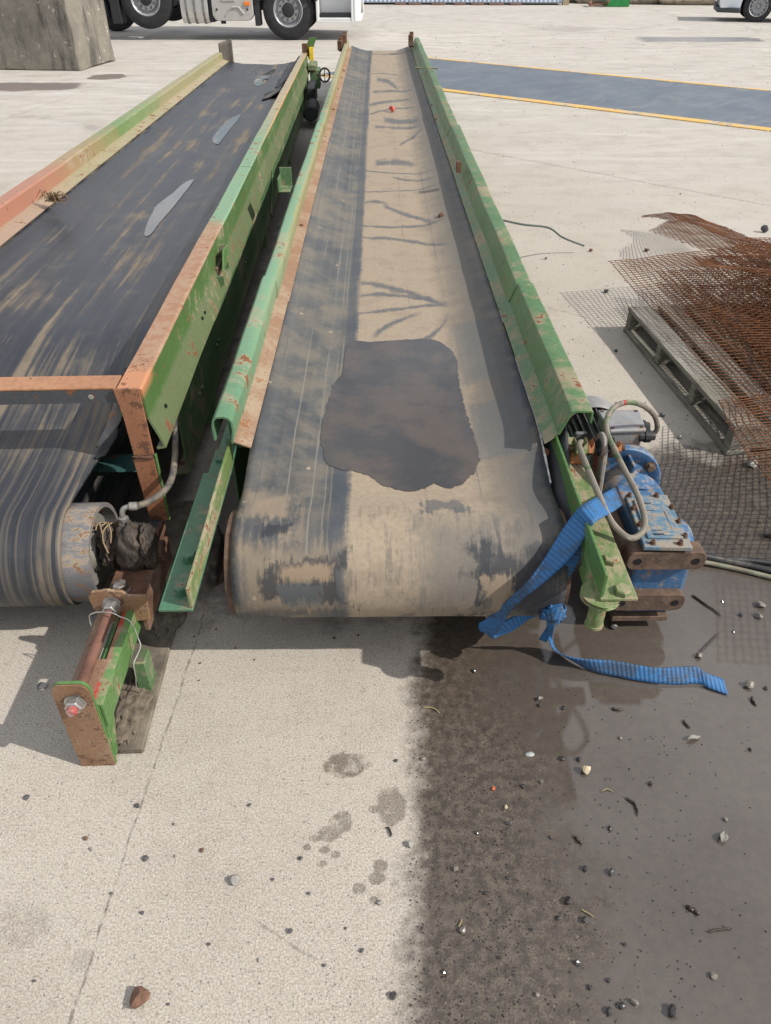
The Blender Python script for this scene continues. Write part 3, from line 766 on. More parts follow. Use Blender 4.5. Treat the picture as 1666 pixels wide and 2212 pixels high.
def belt_mat():
    g = Mat('dusty conveyor belt'); uv = g.uv(); u, v, _ = g.xyz(uv)
    lin = g.noise(g.scaled(uv, (46, 0.35, 1)), 1.0, 6, 0.7); lin2 = g.noise(g.scaled(uv, (14, 0.12, 1)), 1.0, 4, 0.6)
    n = g.noise(uv, 7, 8, 0.7); fine = g.noise(uv, 70, 5, 0.7); big = g.noise(uv, 1.6, 5, 0.6)
    rub = g.mix(g.step(lin2, 0.3, 0.7), (0.030, 0.036, 0.045), (0.044, 0.051, 0.060))
    film = g.mix(g.step(lin, 0.3, 0.7), (0.100, 0.107, 0.110), (0.148, 0.144, 0.130))
    near = g.step(v, 3.4, 1.7)
    c = g.mix(g.clamp(0.60 - near*0.34 + 0.9*(lin2-0.5) + 1.1*(big-0.5) + 0.5*(n-0.5)), rub, film)
    # pale scored lines on the left half
    for uu, w in ((-0.185, 0.0025), (-0.150, 0.0018), (-0.255, 0.002), (-0.135, 0.0018)):
        c = g.mix(g.step(g.abs(u - uu + (g.noise(uv, 2, 2)-0.5)*0.012), w*1.3, w*0.4)*g.step(g.noise(g.scaled(uv, (3, 0.8, 1)), 2, 4), 0.42, 0.6)*0.5, c, (0.29, 0.27, 0.22))
    tan = g.mix(g.step(fine, 0.3, 0.7), (0.275, 0.218, 0.155), (0.345, 0.278, 0.202))
    tan = g.mix(g.step(n, 0.48, 0.64)*0.45, tan, (0.205, 0.165, 0.122))
    tan = g.mix(g.step(lin2, 0.55, 0.75)*0.3, tan, (0.34, 0.25, 0.19))
    # the dust band in the middle: hard on its left side, fading on its right
    tb = g.step(u + (fine-0.5)*0.020 + (lin-0.5)*0.030 + (n-0.5)*0.030 + (g.noise(uv, 1.2, 2)-0.5)*0.016, -0.096, -0.072)*g.step(u + (n-0.5)*0.22 + (lin-0.5)*0.10 + (big-0.5)*0.2, 0.44, 0.20)
    c = g.mix(g.step(n*0.6+big*0.4, 0.42, 0.60)*0.55, c, (0.185, 0.153, 0.112))
    dk = g.band(u, -0.128, -0.086, 0.006)
    c = g.mix(dk*0.55, c, (0.050, 0.062, 0.080))
    c = g.mix(tb*g.step(n*0.5+big*0.5, 0.30, 0.46, 0.74, 0.95), c, tan)
    # smears where chutes and boots wiped the dust off
    strokes = []
    def zs(*pts): return [(596.5 + a*0.2279, 81.3 + b*0.2279) for a, b in pts]
    strokes += [(zs((820,1900),(1100,1915),(1640,2010)), 30), (zs((820,1785),(1100,1800),(1560,1765)), 22), (zs((830,1568),(940,1556),(1060,1590)), 20),
                (zs((1030,1610),(1250,1690),(1480,1760)), 40), (zs((610,1460),(1000,1464),(1620,1425)), 11), (zs((1110,1335),(1250,1358),(1500,1366)), 22),
                (zs((780,1258),(1100,1290),(1540,1292)), 9), (zs((950,1195),(1150,1185),(1330,1215)), 46), (zs((940,850),(1100,858),(1370,868)), 30), (zs((1030,785),(1150,800),(1370,812)), 44),
                (zs((890,730),(1040,690),(1300,680)), 16), (zs((880,640),(1060,612),(1270,598)), 24), (zs((960,400),(1060,420),(1160,495)), 44), (zs((1180,1020),(1280,965),(1390,900)), 30),
                (zs((560,1180),(700,1250),(860,1320)), 14), (zs((600,1740),(700,1765),(820,1782)), 14), (zs((920,520),(1080,512),(1280,520)), 24), (zs((850,350),(1000,345),(1180,362)), 8), (zs((700,90),(880,150),(1280,110)), 9),
                ([(780,612),(860,627),(958,660)], 10), ([(780,640),(870,640),(950,658)], 8), ([(775,680),(870,668),(960,660)], 7), ([(812,722),(850,700),(905,680)], 9),
                ([(905,740),(940,722),(965,690)], 10)]
    for pts, wz in strokes:
        P = [atR(px, py, 0.41) for px, py in pts]
        (x0, y0), (x1, y1), (x2, y2) = [(p.x, p.y) for p in P]
        a = ((y2-y0)/(x2-x0) - (y1-y0)/(x1-x0))/(x2-x1); b = (y1-y0)/(x1-x0) - a*(x0+x1); cc = y0 - a*x0*x0 - b*x0
        px, py = pts[1]; dpx = wz if wz < 11 and len(pts) == 3 and py > 600 else wz*0.2279
        w = abs(atR(px, py-dpx*0.5, 0.41).y - atR(px, py+dpx*0.5, 0.41).y)
        d = g.abs(v - (u*u*a + u*b + cc) + (n-0.5)*w*2.2 + (fine-0.5)*w*0.8)
        mk = g.step(d + (lin2-0.5)*w*1.2 + (big-0.5)*w*1.0, w*0.80, w*0.10)*g.step(u, x0-0.02, x0+0.015)*g.step(u, x2+0.03, x2-0.05)
        c = g.mix(mk*0.82, c, (0.075, 0.084, 0.094))
    sm2 = g.step(g.noise(g.scaled(uv, (3.5, 1.6, 1), (1, 2, 0)), 1.5, 6, 0.7, 1.2), 0.60, 0.68)*g.step(v, 4.5, 7.0)*tb
    c = g.mix(sm2*0.4, c, (0.10, 0.11, 0.12))
    # wear on the drum wrap
    dz = g.step(v, 1.62, 1.48)
    scr = g.noise(g.scaled(uv, (42, 4, 1)), 1.0, 8, 0.75)
    c = g.mix(dz*g.step(scr*0.6+n*0.4, 0.50, 0.60)*0.45, c, (0.060, 0.062, 0.066))
    c = g.mix(dz*g.step(scr*0.6+n*0.4, 0.46, 0.38)*0.35, c, (0.27, 0.215, 0.155))
    c = g.mix(g.step(n*0.5+scr*0.5, 0.50, 0.60)*g.step(g.abs(u+0.29), 0.14, 0.05)*g.step(v, 1.70, 1.55)*0.6, c, (0.30, 0.235, 0.165))
    def patch(cx, cy, hx, hy, soft, col, amt, k=0.04):
        nonlocal c
        d = g.box(u, v, cx, cy, hx, hy) + (n-0.5)*k*2 + (scr-0.5)*k*1.6
        c = g.mix(g.step(d, soft, -soft)*amt, c, col)
    patch(-0.225, 1.325, 0.115, 0.085, 0.03, (0.235, 0.185, 0.130), 0.75, 0.11)
    patch(-0.190, 1.330, 0.095, 0.060, 0.012, (0.022, 0.026, 0.033), 0.85, 0.09)
    patch(-0.185, 1.352, 0.070, 0.020, 0.010, (0.27, 0.20, 0.135), 0.85, 0.045)
    patch(-0.205, 1.285, 0.055, 0.030, 0.004, (0.085, 0.10, 0.105), 0.6, 0.05)
    patch(-0.30, 1.565, 0.05, 0.05, 0.02, (0.28, 0.215, 0.15), 0.7, 0.09)
    patch(-0.26, 1.46, 0.035, 0.018, 0.006, (0.018, 0.022, 0.030), 0.85, 0.03)
    patch(0.20, 1.36, 0.10, 0.13, 0.06, (0.105, 0.102, 0.096), 0.70, 0.20)
    patch(0.25, 1.30, 0.015, 0.11, 0.004, (0.035, 0.038, 0.042), 0.6, 0.07)
    patch(0.36, 1.30, 0.12, 0.09, 0.05, (0.022, 0.026, 0.034), 0.85, 0.22)
    patch(0.30, 1.27, 0.035, 0.05, 0.01, (0.30, 0.23, 0.155), 0.7, 0.09)
    patch(0.36, 1.95, 0.075, 0.16, 0.01, (0.095, 0.105, 0.110), 0.55, 0.05)
    patch(0.34, 2.5, 0.06, 0.25, 0.02, (0.10, 0.11, 0.115), 0.5, 0.06)
    patch(0.17, 1.565, 0.045, 0.030, 0.01, (0.06, 0.07, 0.08), 0.7, 0.07)
    # little mud crumbs and cracks
    c = g.mix(g.step(g.voro(uv, 16), 0.14, 0.07)*g.step(n, 0.5, 0.58)*g.step(u, -0.08, -0.16)*0.8, c, (0.36, 0.29, 0.22))
    for uu in (-0.335, 0.125, 0.275):
        c = g.mix(g.step(g.abs(u-uu+(n-0.5)*0.010), 0.0016, 0.0006)*g.step(big, 0.45, 0.6)*0.7, c, (0.04, 0.04, 0.045))
    return g.set(color=c, rough=0.72, normal=g.bump(lin*0.35 + fine*0.6, 0.30, 0.004))
BELT = belt_mat()
PLY = flat_mat('frayed white belt ply', (0.52, 0.50, 0.50), 0.85, 0, 0.35, 60, 0.6, 160)

ss = []           # stations (y, z-mode, s)
ys = [YEND - (YEND-3.2)*i/110 for i in range(110)] + [3.2 - (3.2-DY)*i/70 for i in range(70)]
NX = 44
bm_ = MB(); bm_.uv = []
rows = []
for y in ys: rows.append([(BC-BH+2*BH*i/NX, y, None) for i in range(NX+1)])
vs = []; uvs = []
def brow(fn, s):
    for i in range(NX+1):
        x = BC-BH+2*BH*i/NX
        vs.append(fn(x)); uvs.append((x, s))
for y in ys: brow(lambda x, y=y: (x, y, belt_z(x, y)), y)
nar = 26
for k in range(nar+1):
    t = pi*k/nar; r = DR + 0.004
    def f(x, t=t, r=r):
        rr = r + 0.0012*fbm(x*9, t*2, 5)
        return (x, DY - rr*sin(t), DZ + rr*cos(t))
    brow(f, DY - r*t)
for k in range(1, 13):
    y = DY + (YEND-DY)*k/12
    brow(lambda x, y=y: (x, y, DZ-DR-0.004+0.006*sin(y*2)), DY - pi*DR - (y-DY))
nr = len(vs)//(NX+1); w = NX+1
bm_.add(vs, [(j*w+i, j*w+i+1, (j+1)*w+i+1, (j+1)*w+i) for j in range(nr-1) for i in range(NX)])
bm_.uv = uvs
belt = bm_.build('belt', BELT, conv, smooth=True, solid=0.009, offset=0)
# white frayed ply along the right edge
m = MB(); P = []
for i in range(160):
    y = 1.66 + i*(11.5-1.66)/159
    P.append(Vector((BC+BH+0.0015+0.001*sin(i*3.1), y, belt_z(BC+BH, y)+0.003)))
for i in range(len(P)-1):
    if fbm(P[i].y*2.2, 1.7) > -0.28: m.bar(P[i], P[i+1]*0.985+P[i]*0.015, 0.004+0.0025*random.random(), 0.008)
m.build('frayed_edge', PLY, belt)

# drum, shaft, bearings
def drum(parent, cy, cz, r, x0, x1, mat, matend, inset=0.035):
    m = MB(); m.lathe((x0, cy, cz), (1, 0, 0), [(inset, r*0.90), (0, r*0.905), (0, r), (x1-x0, r), (x1-x0, r*0.905), (x1-x0-inset, r*0.90)], 64)
    d = m.build('drum', mat, parent, smooth=True, autosmooth=40)
    for xx, sg in ((x0+inset, -1), (x1-inset, 1)):
        m = MB(); m.lathe((xx, cy, cz), (sg, 0, 0), [(0, r*0.93), (0.001, r*0.70), (0.006, r*0.66), (0.006, r*0.40), (0.02, r*0.36), (0.02, 0.001)], 48)
        m.build('end_plate', matend, d, smooth=True, autosmooth=30)
    m = MB(); m.cyl((x0-0.10, cy, cz), (x1+0.16, cy, cz), 0.030, 20); m.build('shaft', RUSTM, parent, smooth=True, autosmooth=40)
    return d
DRUMR = flat_mat('rusty drum steel', (0.10, 0.062, 0.042), 0.8, 0.1, 0.4, 18, 0.5, 60)
drum(conv, DY, DZ, DR, BC-BH-0.018, BC+BH+0.012, DRUMR, RUSTM)
m = MB(); m.cyl((BC-BH, YEND, DZ), (BC+BH, YEND, DZ), DR*0.95, 32); m.build('tail_drum', DRUMR, conv, smooth=True, autosmooth=40)
for k in range(9):                                   # carrying idlers
    y = 2.4 + k*1.15
    m = MB(); m.cyl((BC-0.2, y, 0.345), (BC+0.2, y, 0.345), 0.045, 16); m.build('idler_roller', RUSTM, conv, smooth=True, autosmooth=40)

# --- left rail in sections, each lapped over the next
def dent(seed, amp):
    def fn(x, y, z): return (x + amp*fbm(y*1.3, seed, z*3), y, z + amp*0.8*fbm(y*1.7, seed+9, x*4))
    return fn
def stations(a, b, n): return [a + (b-a)*i/n for i in range(n+1)]
railL_c = [(-0.450, 0.505), (-0.453, 0.545), (-0.450, 0.566), (-0.441, 0.576), (-0.420, 0.578), (-0.408, 0.574), (-0.400, 0.562), (-0.398, 0.540), (-0.404, 0.494)]
for (a, b, dx, dz, sd) in ((1.755, 2.84, -0.004, 0.006, 1), (2.83, 6.05, 0, 0, 2), (6.04, 12.1, 0.002, -0.004, 3)):
    pts = [(x+dx, z+dz) for x, z in railL_c]
    rl = profile_run(offset_poly(pts, 0.005), stations(a, b, 26), dent(sd, 0.004)).build('side_rail', RAIL_L, conv, autosmooth=28)
    pts = [(-0.413+dx, 0.496+dz), (-0.400+dx, 0.490+dz), (-0.358+dx, 0.4785)]
    profile_run(offset_poly(pts, 0.004), stations(a+0.012, b, 26), dent(sd, 0.0008)).build('skirt_plate', SKIRT, rl, autosmooth=28)
# --- right rail
railR_c = [(0.500, 0.508), (0.5235, 0.570), (0.528, 0.577), (0.535, 0.580), (0.578, 0.580), (0.583, 0.576), (0.584, 0.545)]
for (a, b, dx, dz, sd) in ((1.775, 2.76, 0.003, 0.004, 4), (2.75, 5.9, 0, 0, 5), (5.89, 12.35, -0.002, -0.004, 6)):
    pts = [(x+dx, z+dz) for x, z in railR_c]
    rl = profile_run(offset_poly(pts, 0.005), stations(a, b, 26), dent(sd, 0.004)).build('side_rail', RIGHT_GREEN, conv, autosmooth=28)
    pts = [(0.464+dx, 0.481), (0.480+dx, 0.490+dz), (0.503+dx, 0.511+dz)]
    profile_run(offset_poly(pts, 0.004), stations(a+0.004, b, 26), dent(sd, 0.001)).build('skirt_plate', GREEN_D, rl, autosmooth=28)
# --- frame channels and legs
for sx, xx in ((1, -0.452), (-1, 0.580)):
    pts = [(xx+sx*0.055, 0.200), (xx, 0.200), (xx, 0.400), (xx+sx*0.055, 0.400)]
    profile_run(offset_poly(pts, 0.007), stations(1.90, 12.2, 20)).build('frame_channel', GREEN_D, conv, autosmooth=28)
for y in (2.6, 5.4, 8.2, 11.2):
    m = MB(); m.box(-0.40, 0.53, y, y+0.06, 0.196, 0.256); m.build('cross_member', GREEN_D, conv)
    for xx in (-0.435, 0.50):
        m = MB(); m.box(xx, xx+0.06, y+0.002, y+0.058, 0.0, 0.205); m.build('leg', GREEN_D, conv)
# --- bracing plates on the left rail: upright U bracket, small bits on the right rail
p = atR(640, 418, 0.575)
m = MB(); bx, by = -0.470, p.y
m.box(bx-0.050, bx+0.012, by-0.02, by+0.10, 0.585, 0.590); m.box(bx-0.050, bx-0.044, by-0.02, by+0.10, 0.590, 0.65); m.box(bx-0.050, bx+0.012, by+0.10, by+0.106, 0.585, 0.68)
m.build('rail_bracket', GREEN_D, conv, bevel=0.001)
p = atR(993, 352, 0.60)
m = MB(); m.box(p.x-0.016, p.x+0.010, p.y, p.y+0.05, 0.545, 0.602); m.build('small_bracket', RUSTM, conv)
p, q = atR(898, 146, 0.60), atR(946, 148, 0.60)
m = MB(); m.cyl(p, q, 0.009, 8); m.build('protruding_rod', OLIVE, conv)
for px, py, zt in ((735, 97, 0.66), (744, 92, 0.70), (888, 88, 0.68)):
    p = atR(px, py, 0.58); m = MB(); m.box(p.x-0.035, p.x+0.025, p.y-0.04, p.y+0.04, 0.52, zt-0.03); m.box(p.x-0.02, p.x+0.035, p.y+0.041, p.y+0.07, 0.50, zt)
    m.build('end_lug', RUSTM, conv, bevel=0.006)
# --- scraps of dirt caught on the rails
for i in range(16):
    y = random.uniform(2.5, 11.5); s = random.choice((-1, 1)); r = random.uniform(0.008, 0.018)
    x = -0.385 if s < 0 else 0.475
    m = MB(); m.lathe((x+random.uniform(-.01, .01), y, 0.484), (0.3, 1, 0.2), [(-r*1.4, 0.001), (-r, r*0.6), (0, r*0.8), (r, r*0.5), (r*1.5, 0.001)], 6)
    m.build('dirt_lump', RUSTM, conv)

# --- left angle iron that runs on past the drum
AZ = 0.405; AY0 = 1.195
m = MB(); m.box(-0.502, -0.424, AY0, 1.74, AZ, AZ+0.008); a = m.build('angle_foot', TEAL, conv, bevel=0.0015)
m = MB(); m.prism([(AY0+0.004, AZ+0.008), (1.80, AZ+0.008), (1.80, AZ+0.075), (1.50, AZ+0.074), (1.495, AZ+0.069), (AY0+0.004, AZ+0.068)], (-0.432, 0, 0), (-0.424, 0, 0), (0, 1, 0), (0, 0, 1))
m.build('angle_upright', OLIVE, conv, bevel=0.0015)
for (px, py) in ((392, 1275), (410, 1205)):
    p = atR(px, py, AZ+0.012); m = MB(); m.hexbolt((p.x, p.y, AZ+0.008), (0, 0, 1), 0.0165, 0.016, 0.019); m.build('bolt', TEAL, conv)
p = atR(496, 931, AZ+0.02); 
m = MB(); m.box(-0.49, -0.425, 1.742, 1.87, AZ-0.004, AZ+0.004); m.box(-0.478, -0.425, 1.80, 2.1, AZ+0.0045, AZ+0.012); m.build('lap_plate', TEAL, conv, bevel=0.001)
m = MB(); m.hexbolt((-0.448, 1.90, AZ+0.012), (0, 0, 1), 0.014, 0.014, 0.017); m.build('bolt', TEAL, conv)
# rail end: rounded cheek between rail and angle
m = MB(); m.prism([(-0.454, AZ+0.012), (-0.458, 0.57), (-0.448, 0.582), (-0.42, 0.584), (-0.405, 0.572), (-0.404, AZ+0.012)], (0, 1.93, 0), (0, 1.936, 0), (1, 0, 0), (0, 0, 1)); m.build('end_cheek', TEAL, conv)
# bearing lumps under the angle
def lump(name, mat, parent, c, r, seed, amp=0.35, sub=4, fr=6.0):
    bm = bmesh.new(); bmesh.ops.create_icosphere(bm, subdivisions=sub, radius=1.0)
    for v in bm.verts:
        n = fbm(v.co.x*fr*0.3+seed, v.co.y*fr*0.3, v.co.z*fr*0.3, 5)
        v.co *= 1 + amp*n
        v.co = Vector((v.co.x*r[0], v.co.y*r[1], v.co.z*r[2])) + Vector(c)
    me = bpy.data.meshes.new(name); bm.to_mesh(me); bm.free(); me.materials.append(mat)
    for p in me.polygons: p.use_smooth = True
    o = bpy.data.objects.new(name, me); COL.objects.link(o)
    if parent: o.parent = parent
    return o
GREASED = flat_mat('greasy dark dirt', (0.035, 0.028, 0.024), 0.8, 0, 0.5, 30, 0.9, 55, (0.075, 0.058, 0.045), 0.3)
lump('bearing_housing', GREASED, conv, (-0.452, DY, DZ+0.02), (0.040, 0.075, 0.085), 3)

# --- right angle iron
BZ = 0.428
m = MB(); m.box(0.497, 0.583, 1.205, 1.90, BZ-0.008, BZ); m.build('angle_foot', OLIVE, conv, bevel=0.0015)
m = MB(); m.prism([(1.21, BZ), (1.92, BZ), (1.92, BZ+0.068), (1.21, BZ+0.068)], (0.497, 0, 0), (0.505, 0, 0), (0, 1, 0), (0, 0, 1))
m.box(0.497, 0.505, 1.21, 1.95, BZ-0.075, BZ-0.009); m.build('angle_upright', GREEN, conv, bevel=0.0015)
for px, py in ((1347, 1270), (1322, 1203)):
    p = atR(px, py, BZ+0.014); m = MB(); m.hexbolt((p.x, p.y, BZ), (0, 0, 1), 0.020, 0.014); m.build('bolt', OLIVE, conv)
# jacking stud and disc below its end
m = MB(); m.cyl((0.507, 1.235, 0.405), (0.507, 1.235, 0.418), 0.048, 28); d = m.build('stud_disc', OLIVE, conv, bevel=0.002)
m = MB(); m.lathe((0.507, 1.232, 0.405), (0, 0, -1), [(0, 0.020), (0.080, 0.020), (0.081, 0.022), (0.088, 0.022), (0.088, 0.001)], 18); m.build('stud', OLIVE, conv, smooth=True, autosmooth=35)
# rubber flap hanging between belt and angle
m = MB()
def flap(u, v):
    y = 1.885 - 0.50*v
    xt = 0.530 - 0.030*v + 0.010*sin(v*8.0); zt = 0.515 - 0.045*v - 0.03*v*v + 0.012*sin(v*6.0+1)
    return (0.4705 + (xt-0.4705)*u + 0.006*sin(v*9+u*3)*u, y + 0.02*u*sin(v*5), 0.385 - 0.05*v*v + (zt-0.385)*u**0.8)
m.grid(flap, 8, 24); m.build('rubber_flap', RUBBER, conv, smooth=True, solid=0.008, offset=0)
p = atR(1183, 990, 0.45); m = MB(); m.hexbolt((0.472, 1.80, 0.435), (-0.4, -0.3, 1), 0.014, 0.012, 0.018); m.build('bolt', RUST2, conv)
m = MB()
for k in range(26):
    y = 1.42 + random.random()*0.35; z = 0.36 + random.random()*0.03
    m.tube([(0.476, y, z), (0.474 + random.uniform(-.01, .012), y+random.uniform(-.02, .02), z-0.03), (0.478, y+random.uniform(-.03, .03), z-0.06-random.random()*0.05)], 0.0014, 3)
m.build('frayed_threads', flat_mat('dusty thread', (0.22, 0.19, 0.15), 0.9), conv)

# --- gearbox and motor
BLUE = paint('blue gearbox paint', (0.044, 0.118, 0.240), (0.054, 0.140, 0.280), 0.45, 0.45, 11, chips=0.3, rough=0.45, top_dust=0.55, rustcol=(0.20, 0.10, 0.05))
BLUE_T = paint('dusty blue cover paint', (0.085, 0.168, 0.245), (0.100, 0.195, 0.290), 0.45, 0.62, 14, chips=0.3, rough=0.55, top_dust=0.55, rustcol=(0.19, 0.11, 0.06))
FOOT = flat_mat('rusty machined foot', (0.120, 0.078, 0.054), 0.85, 0.1, 0.35, 30, 0.4, 90, (0.10, 0.065, 0.045), 0.4)
MOTOR = flat_mat('dirty aluminium', (0.13, 0.132, 0.135), 0.6, 0.25, 0.3, 20, 0.3, 60, (0.07, 0.055, 0.045), 0.45)
TBOX = flat_mat('grey terminal box', (0.25, 0.25, 0.26), 0.6, 0.05, 0.12, 16, 0.15, 80, (0.25, 0.19, 0.13), 0.28)
HOLE_SHADE = flat_mat('painted hole shade', (0.006, 0.005, 0.005), 0.9)
SCREW = flat_mat('rusty cap screw', (0.13, 0.075, 0.05), 0.7, 0.3, 0.3, 40)
GX0, GX1, GY = 0.705, 0.862, 1.530
gb = MB(); gb.prism([(GX0, 0.055), (GX1-0.008, 0.055), (GX1, 0.08), (GX1, 0.245), (GX1-0.02, 0.315), (GX0, 0.315)], (0, GY, 0), (0, 1.815, 0), (1, 0, 0), (0, 0, 1))
gear = gb.build('gearbox', BLUE, conv, bevel=0.012, seg=3)
# side bulge and rear bell
m = MB(); m.lathe((GX1-0.03, 1.655, 0.205), (1, 0, 0), [(0, 0.082), (0.045, 0.080), (0.060, 0.066), (0.064, 0.001)], 36); m.build('side_boss', BLUE, gear, smooth=True, autosmooth=35)
m = MB(); m.lathe((0.772, 1.80, 0.222), (0, 1, 0), [(-0.02, 0.098), (0.055, 0.104), (0.085, 0.075), (0.135, 0.07), (0.14, 0.09)], 40); m.build('input_bell', BLUE, gear, smooth=True, autosmooth=35)
def foot(z0, z1, x0, x1, y0):
    m = MB(); n = 6; r = (z1-z0)*0.38; pts = []
    for cx, cz, a0 in ((x1-r, z0+r, -90), (x1-r, z1-r, 0), (x0+r, z1-r, 90), (x0+r, z0+r, 180)):
        for k in range(n+1): t = radians(a0+90*k/n); pts.append((cx+r*cos(t), cz+r*sin(t)))
    m.prism(pts, (0, y0, 0), (0, y0+0.05, 0), (1, 0, 0), (0, 0, 1))
    f = m.build('mounting_foot', FOOT, gear, bevel=0.002)
    for xx in (x0+0.028, x1-0.028):
        m = MB(); m.cyl((xx, y0-0.0012, (z0+z1)/2), (xx, y0+0.004, (z0+z1)/2), 0.0112, 18)  # solid disc on the face, painted dark like the shade inside a hole
        m.build('hole_disc', HOLE_SHADE, f, smooth=True, autosmooth=30)
    return f
foot(0.246, 0.308, 0.668, 0.882, 1.503)
foot(0.090, 0.152, 0.655, 0.862, 1.503)
m = MB(); m.box(0.672, 0.835, 1.515, 1.80, 0.035, 0.054); m.build('base_plate', FOOT, gear, bevel=0.002)
m = MB(); m.box(0.662, 0.704, 1.56, 1.78, 0.07, 0.28); m.build('output_boss', FOOT, gear, bevel=0.01)
# top cover with raised pressing and cap screws
CZ = 0.332
c4 = [atR(1350, 1068, CZ), atR(1441, 1068, CZ), atR(1498, 1182, CZ), atR(1391, 1180, CZ)]
def quad_plate(q, z0, z1, inset=0.0):
    cx = sum((p for p in q), Vector())/4
    pts = [(p.x+(cx.x-p.x)*inset, p.y+(cx.y-p.y)*inset) for p in q]
    m = MB(); m.prism(pts, (0, 0, z0), (0, 0, z1), (1, 0, 0), (0, 1, 0)); return m
lid = quad_plate(c4, 0.316, CZ).build('cover_plate', BLUE_T, gear, bevel=0.003)
quad_plate(c4, CZ, CZ+0.006, 0.26).build('raised_panel', BLUE_T, lid, bevel=0.004, seg=2)
def qp(u, v):
    a = c4[0].lerp(c4[1], u); b2 = c4[3].lerp(c4[2], u); return a.lerp(b2, v)
for (u0, v0, u1, v1, wd) in ((0.28, 0.36, 0.72, 0.36, 0), (0.72, 0.36, 0.72, 0.74, 0), (0.72, 0.74, 0.28, 0.74, 0), (0.28, 0.74, 0.28, 0.36, 0), (0.28, 0.81, 0.72, 0.81, 1), (0.28, 0.22, 0.72, 0.22, 1)):
    m = MB(); a, b2 = qp(u0, v0), qp(u1, v1); r = 0.004 if wd else 0.0016
    m.tube([(a.x, a.y, CZ+0.0062), (b2.x, b2.y, CZ+0.0062)], r, 8); m.build('pressed_bead', BLUE_T, lid, smooth=True)
for u, v in ((0.08, 0.04), (0.72, 0.04), (0.06, 0.30), (0.93, 0.28), (0.06, 0.62), (0.94, 0.55), (0.92, 0.82), (0.20, 0.95), (0.76, 0.95)):
    p = qp(u, v); m = MB(); m.lathe((p.x, p.y, CZ), (0, 0, 1), [(0, 0.0085), (0.002, 0.0085), (0.002, 0.0062), (0.011, 0.0062), (0.0112, 0.0035), (0.007, 0.0033), (0.007, 0.0005)], 14)
    m.build('cap_screw', SCREW, lid, smooth=True, autosmooth=35)
# big flange with bolts
FY, FX, FZ = 1.945, 0.770, 0.222
m = MB(); m.lathe((FX, FY, FZ), (0, 1, 0), [(0.004, 0.05), (0.004, 0.105), (0, 0.112), (0, 0.130), (0.004, 0.134), (0.026, 0.134), (0.028, 0.05)], 64); fl = m.build('flange', BLUE, gear, smooth=True, autosmooth=30)
for k in range(4):
    t = radians(38+90*k); m = MB(); m.hexbolt((FX+0.110*cos(t), FY-0.001, FZ+0.110*sin(t)), (0, -1, 0), 0.014, 0.014, 0.018); m.build('bolt', FOOT, fl)
for k in range(4):
    t = radians(83+90*k); m = MB(); c = Vector((FX+0.085*cos(t), FY-0.03, FZ+0.085*sin(t)))
    m.obox(c, (cos(t)*0.026, 0, sin(t)*0.026), (0, 0.032, 0), (-sin(t)*0.005, 0, cos(t)*0.005)); m.build('rib', BLUE, fl, bevel=0.002)
m = MB(); m.lathe((FX, FY+0.028, FZ), (0, 1, 0), [(0.0, 0.1), (0, 0.132), (0.014, 0.130), (0.016, 0.09)], 64); m.build('motor_flange', MOTOR, gear, smooth=True, autosmooth=30)
# motor with cooling fins, terminal box, fan cowl
MX, MZ = 0.752, 0.222
m = MB(); m.cyl((MX, 1.99, MZ), (MX, 2.27, MZ), 0.074, 32); motor = m.build('motor', MOTOR, conv, smooth=True, autosmooth=35)
for k in range(28):
    t = 2*pi*k/28
    m = MB(); c = Vector((MX+0.086*cos(t), 2.13, MZ+0.086*sin(t)))
    m.obox(c, (cos(t)*0.016, 0, sin(t)*0.016), (0, 0.13, 0), (-sin(t)*0.002, 0, cos(t)*0.002)); m.build('cooling_fin', MOTOR, motor)
m = MB(); m.lathe((MX, 2.255, MZ), (0, 1, 0), [(0.0, 0.108), (0.075, 0.108), (0.10, 0.098), (0.104, 0.085), (0.104, 0.001)], 48); m.build('fan_cowl', flat_mat('dented grey cowl', (0.24, 0.24, 0.245), 0.6, 0.05, 0.15, 12, 0.2, 40, (0.22, 0.12, 0.06), 0.22), motor, smooth=True, autosmooth=35, solid=0.002)
TZ = 0.370
t4 = [atR(1290, 885, TZ), atR(1381, 884, TZ), atR(1397, 927, TZ), atR(1318, 930, TZ)]
quad_plate(t4, 0.30, TZ-0.014, 0.10).build('terminal_box', TBOX, motor, bevel=0.004)
tl = quad_plate(t4, TZ-0.0135, TZ).build('terminal_lid', TBOX, motor, bevel=0.004)
for a in range(4):
    cc = sum((p for p in t4), Vector())/4; p = t4[a].lerp(cc, 0.2); m = MB(); m.cyl((p.x, p.y, TZ), (p.x, p.y, TZ+0.003), 0.0055, 10); m.build('lid_screw', SCREW, tl)
for i, yy in enumerate((2.055, 2.115)):
    gx = t4[2].x - 0.004
    m = MB(); m.lathe((gx-0.01, yy, 0.335), (1, 0, 0), [(0, 0.019), (0.018, 0.019), (0.018, 0.022), (0.036, 0.022), (0.040, 0.016), (0.052, 0.014), (0.053, 0.005)], 8 if i else 12)
    m.build('cable_gland', BLK, motor, autosmooth=20)
for x0, y0, x1, y1, z in ((0.665, 2.03, 0.70, 2.045, 0.318), (0.65, 2.10, 0.69, 2.115, 0.318)):
    m = MB(); m.box(x0, x1, y0, y1, z-0.035, z); m.build('motor_lug', MOTOR, motor, bevel=0.003)
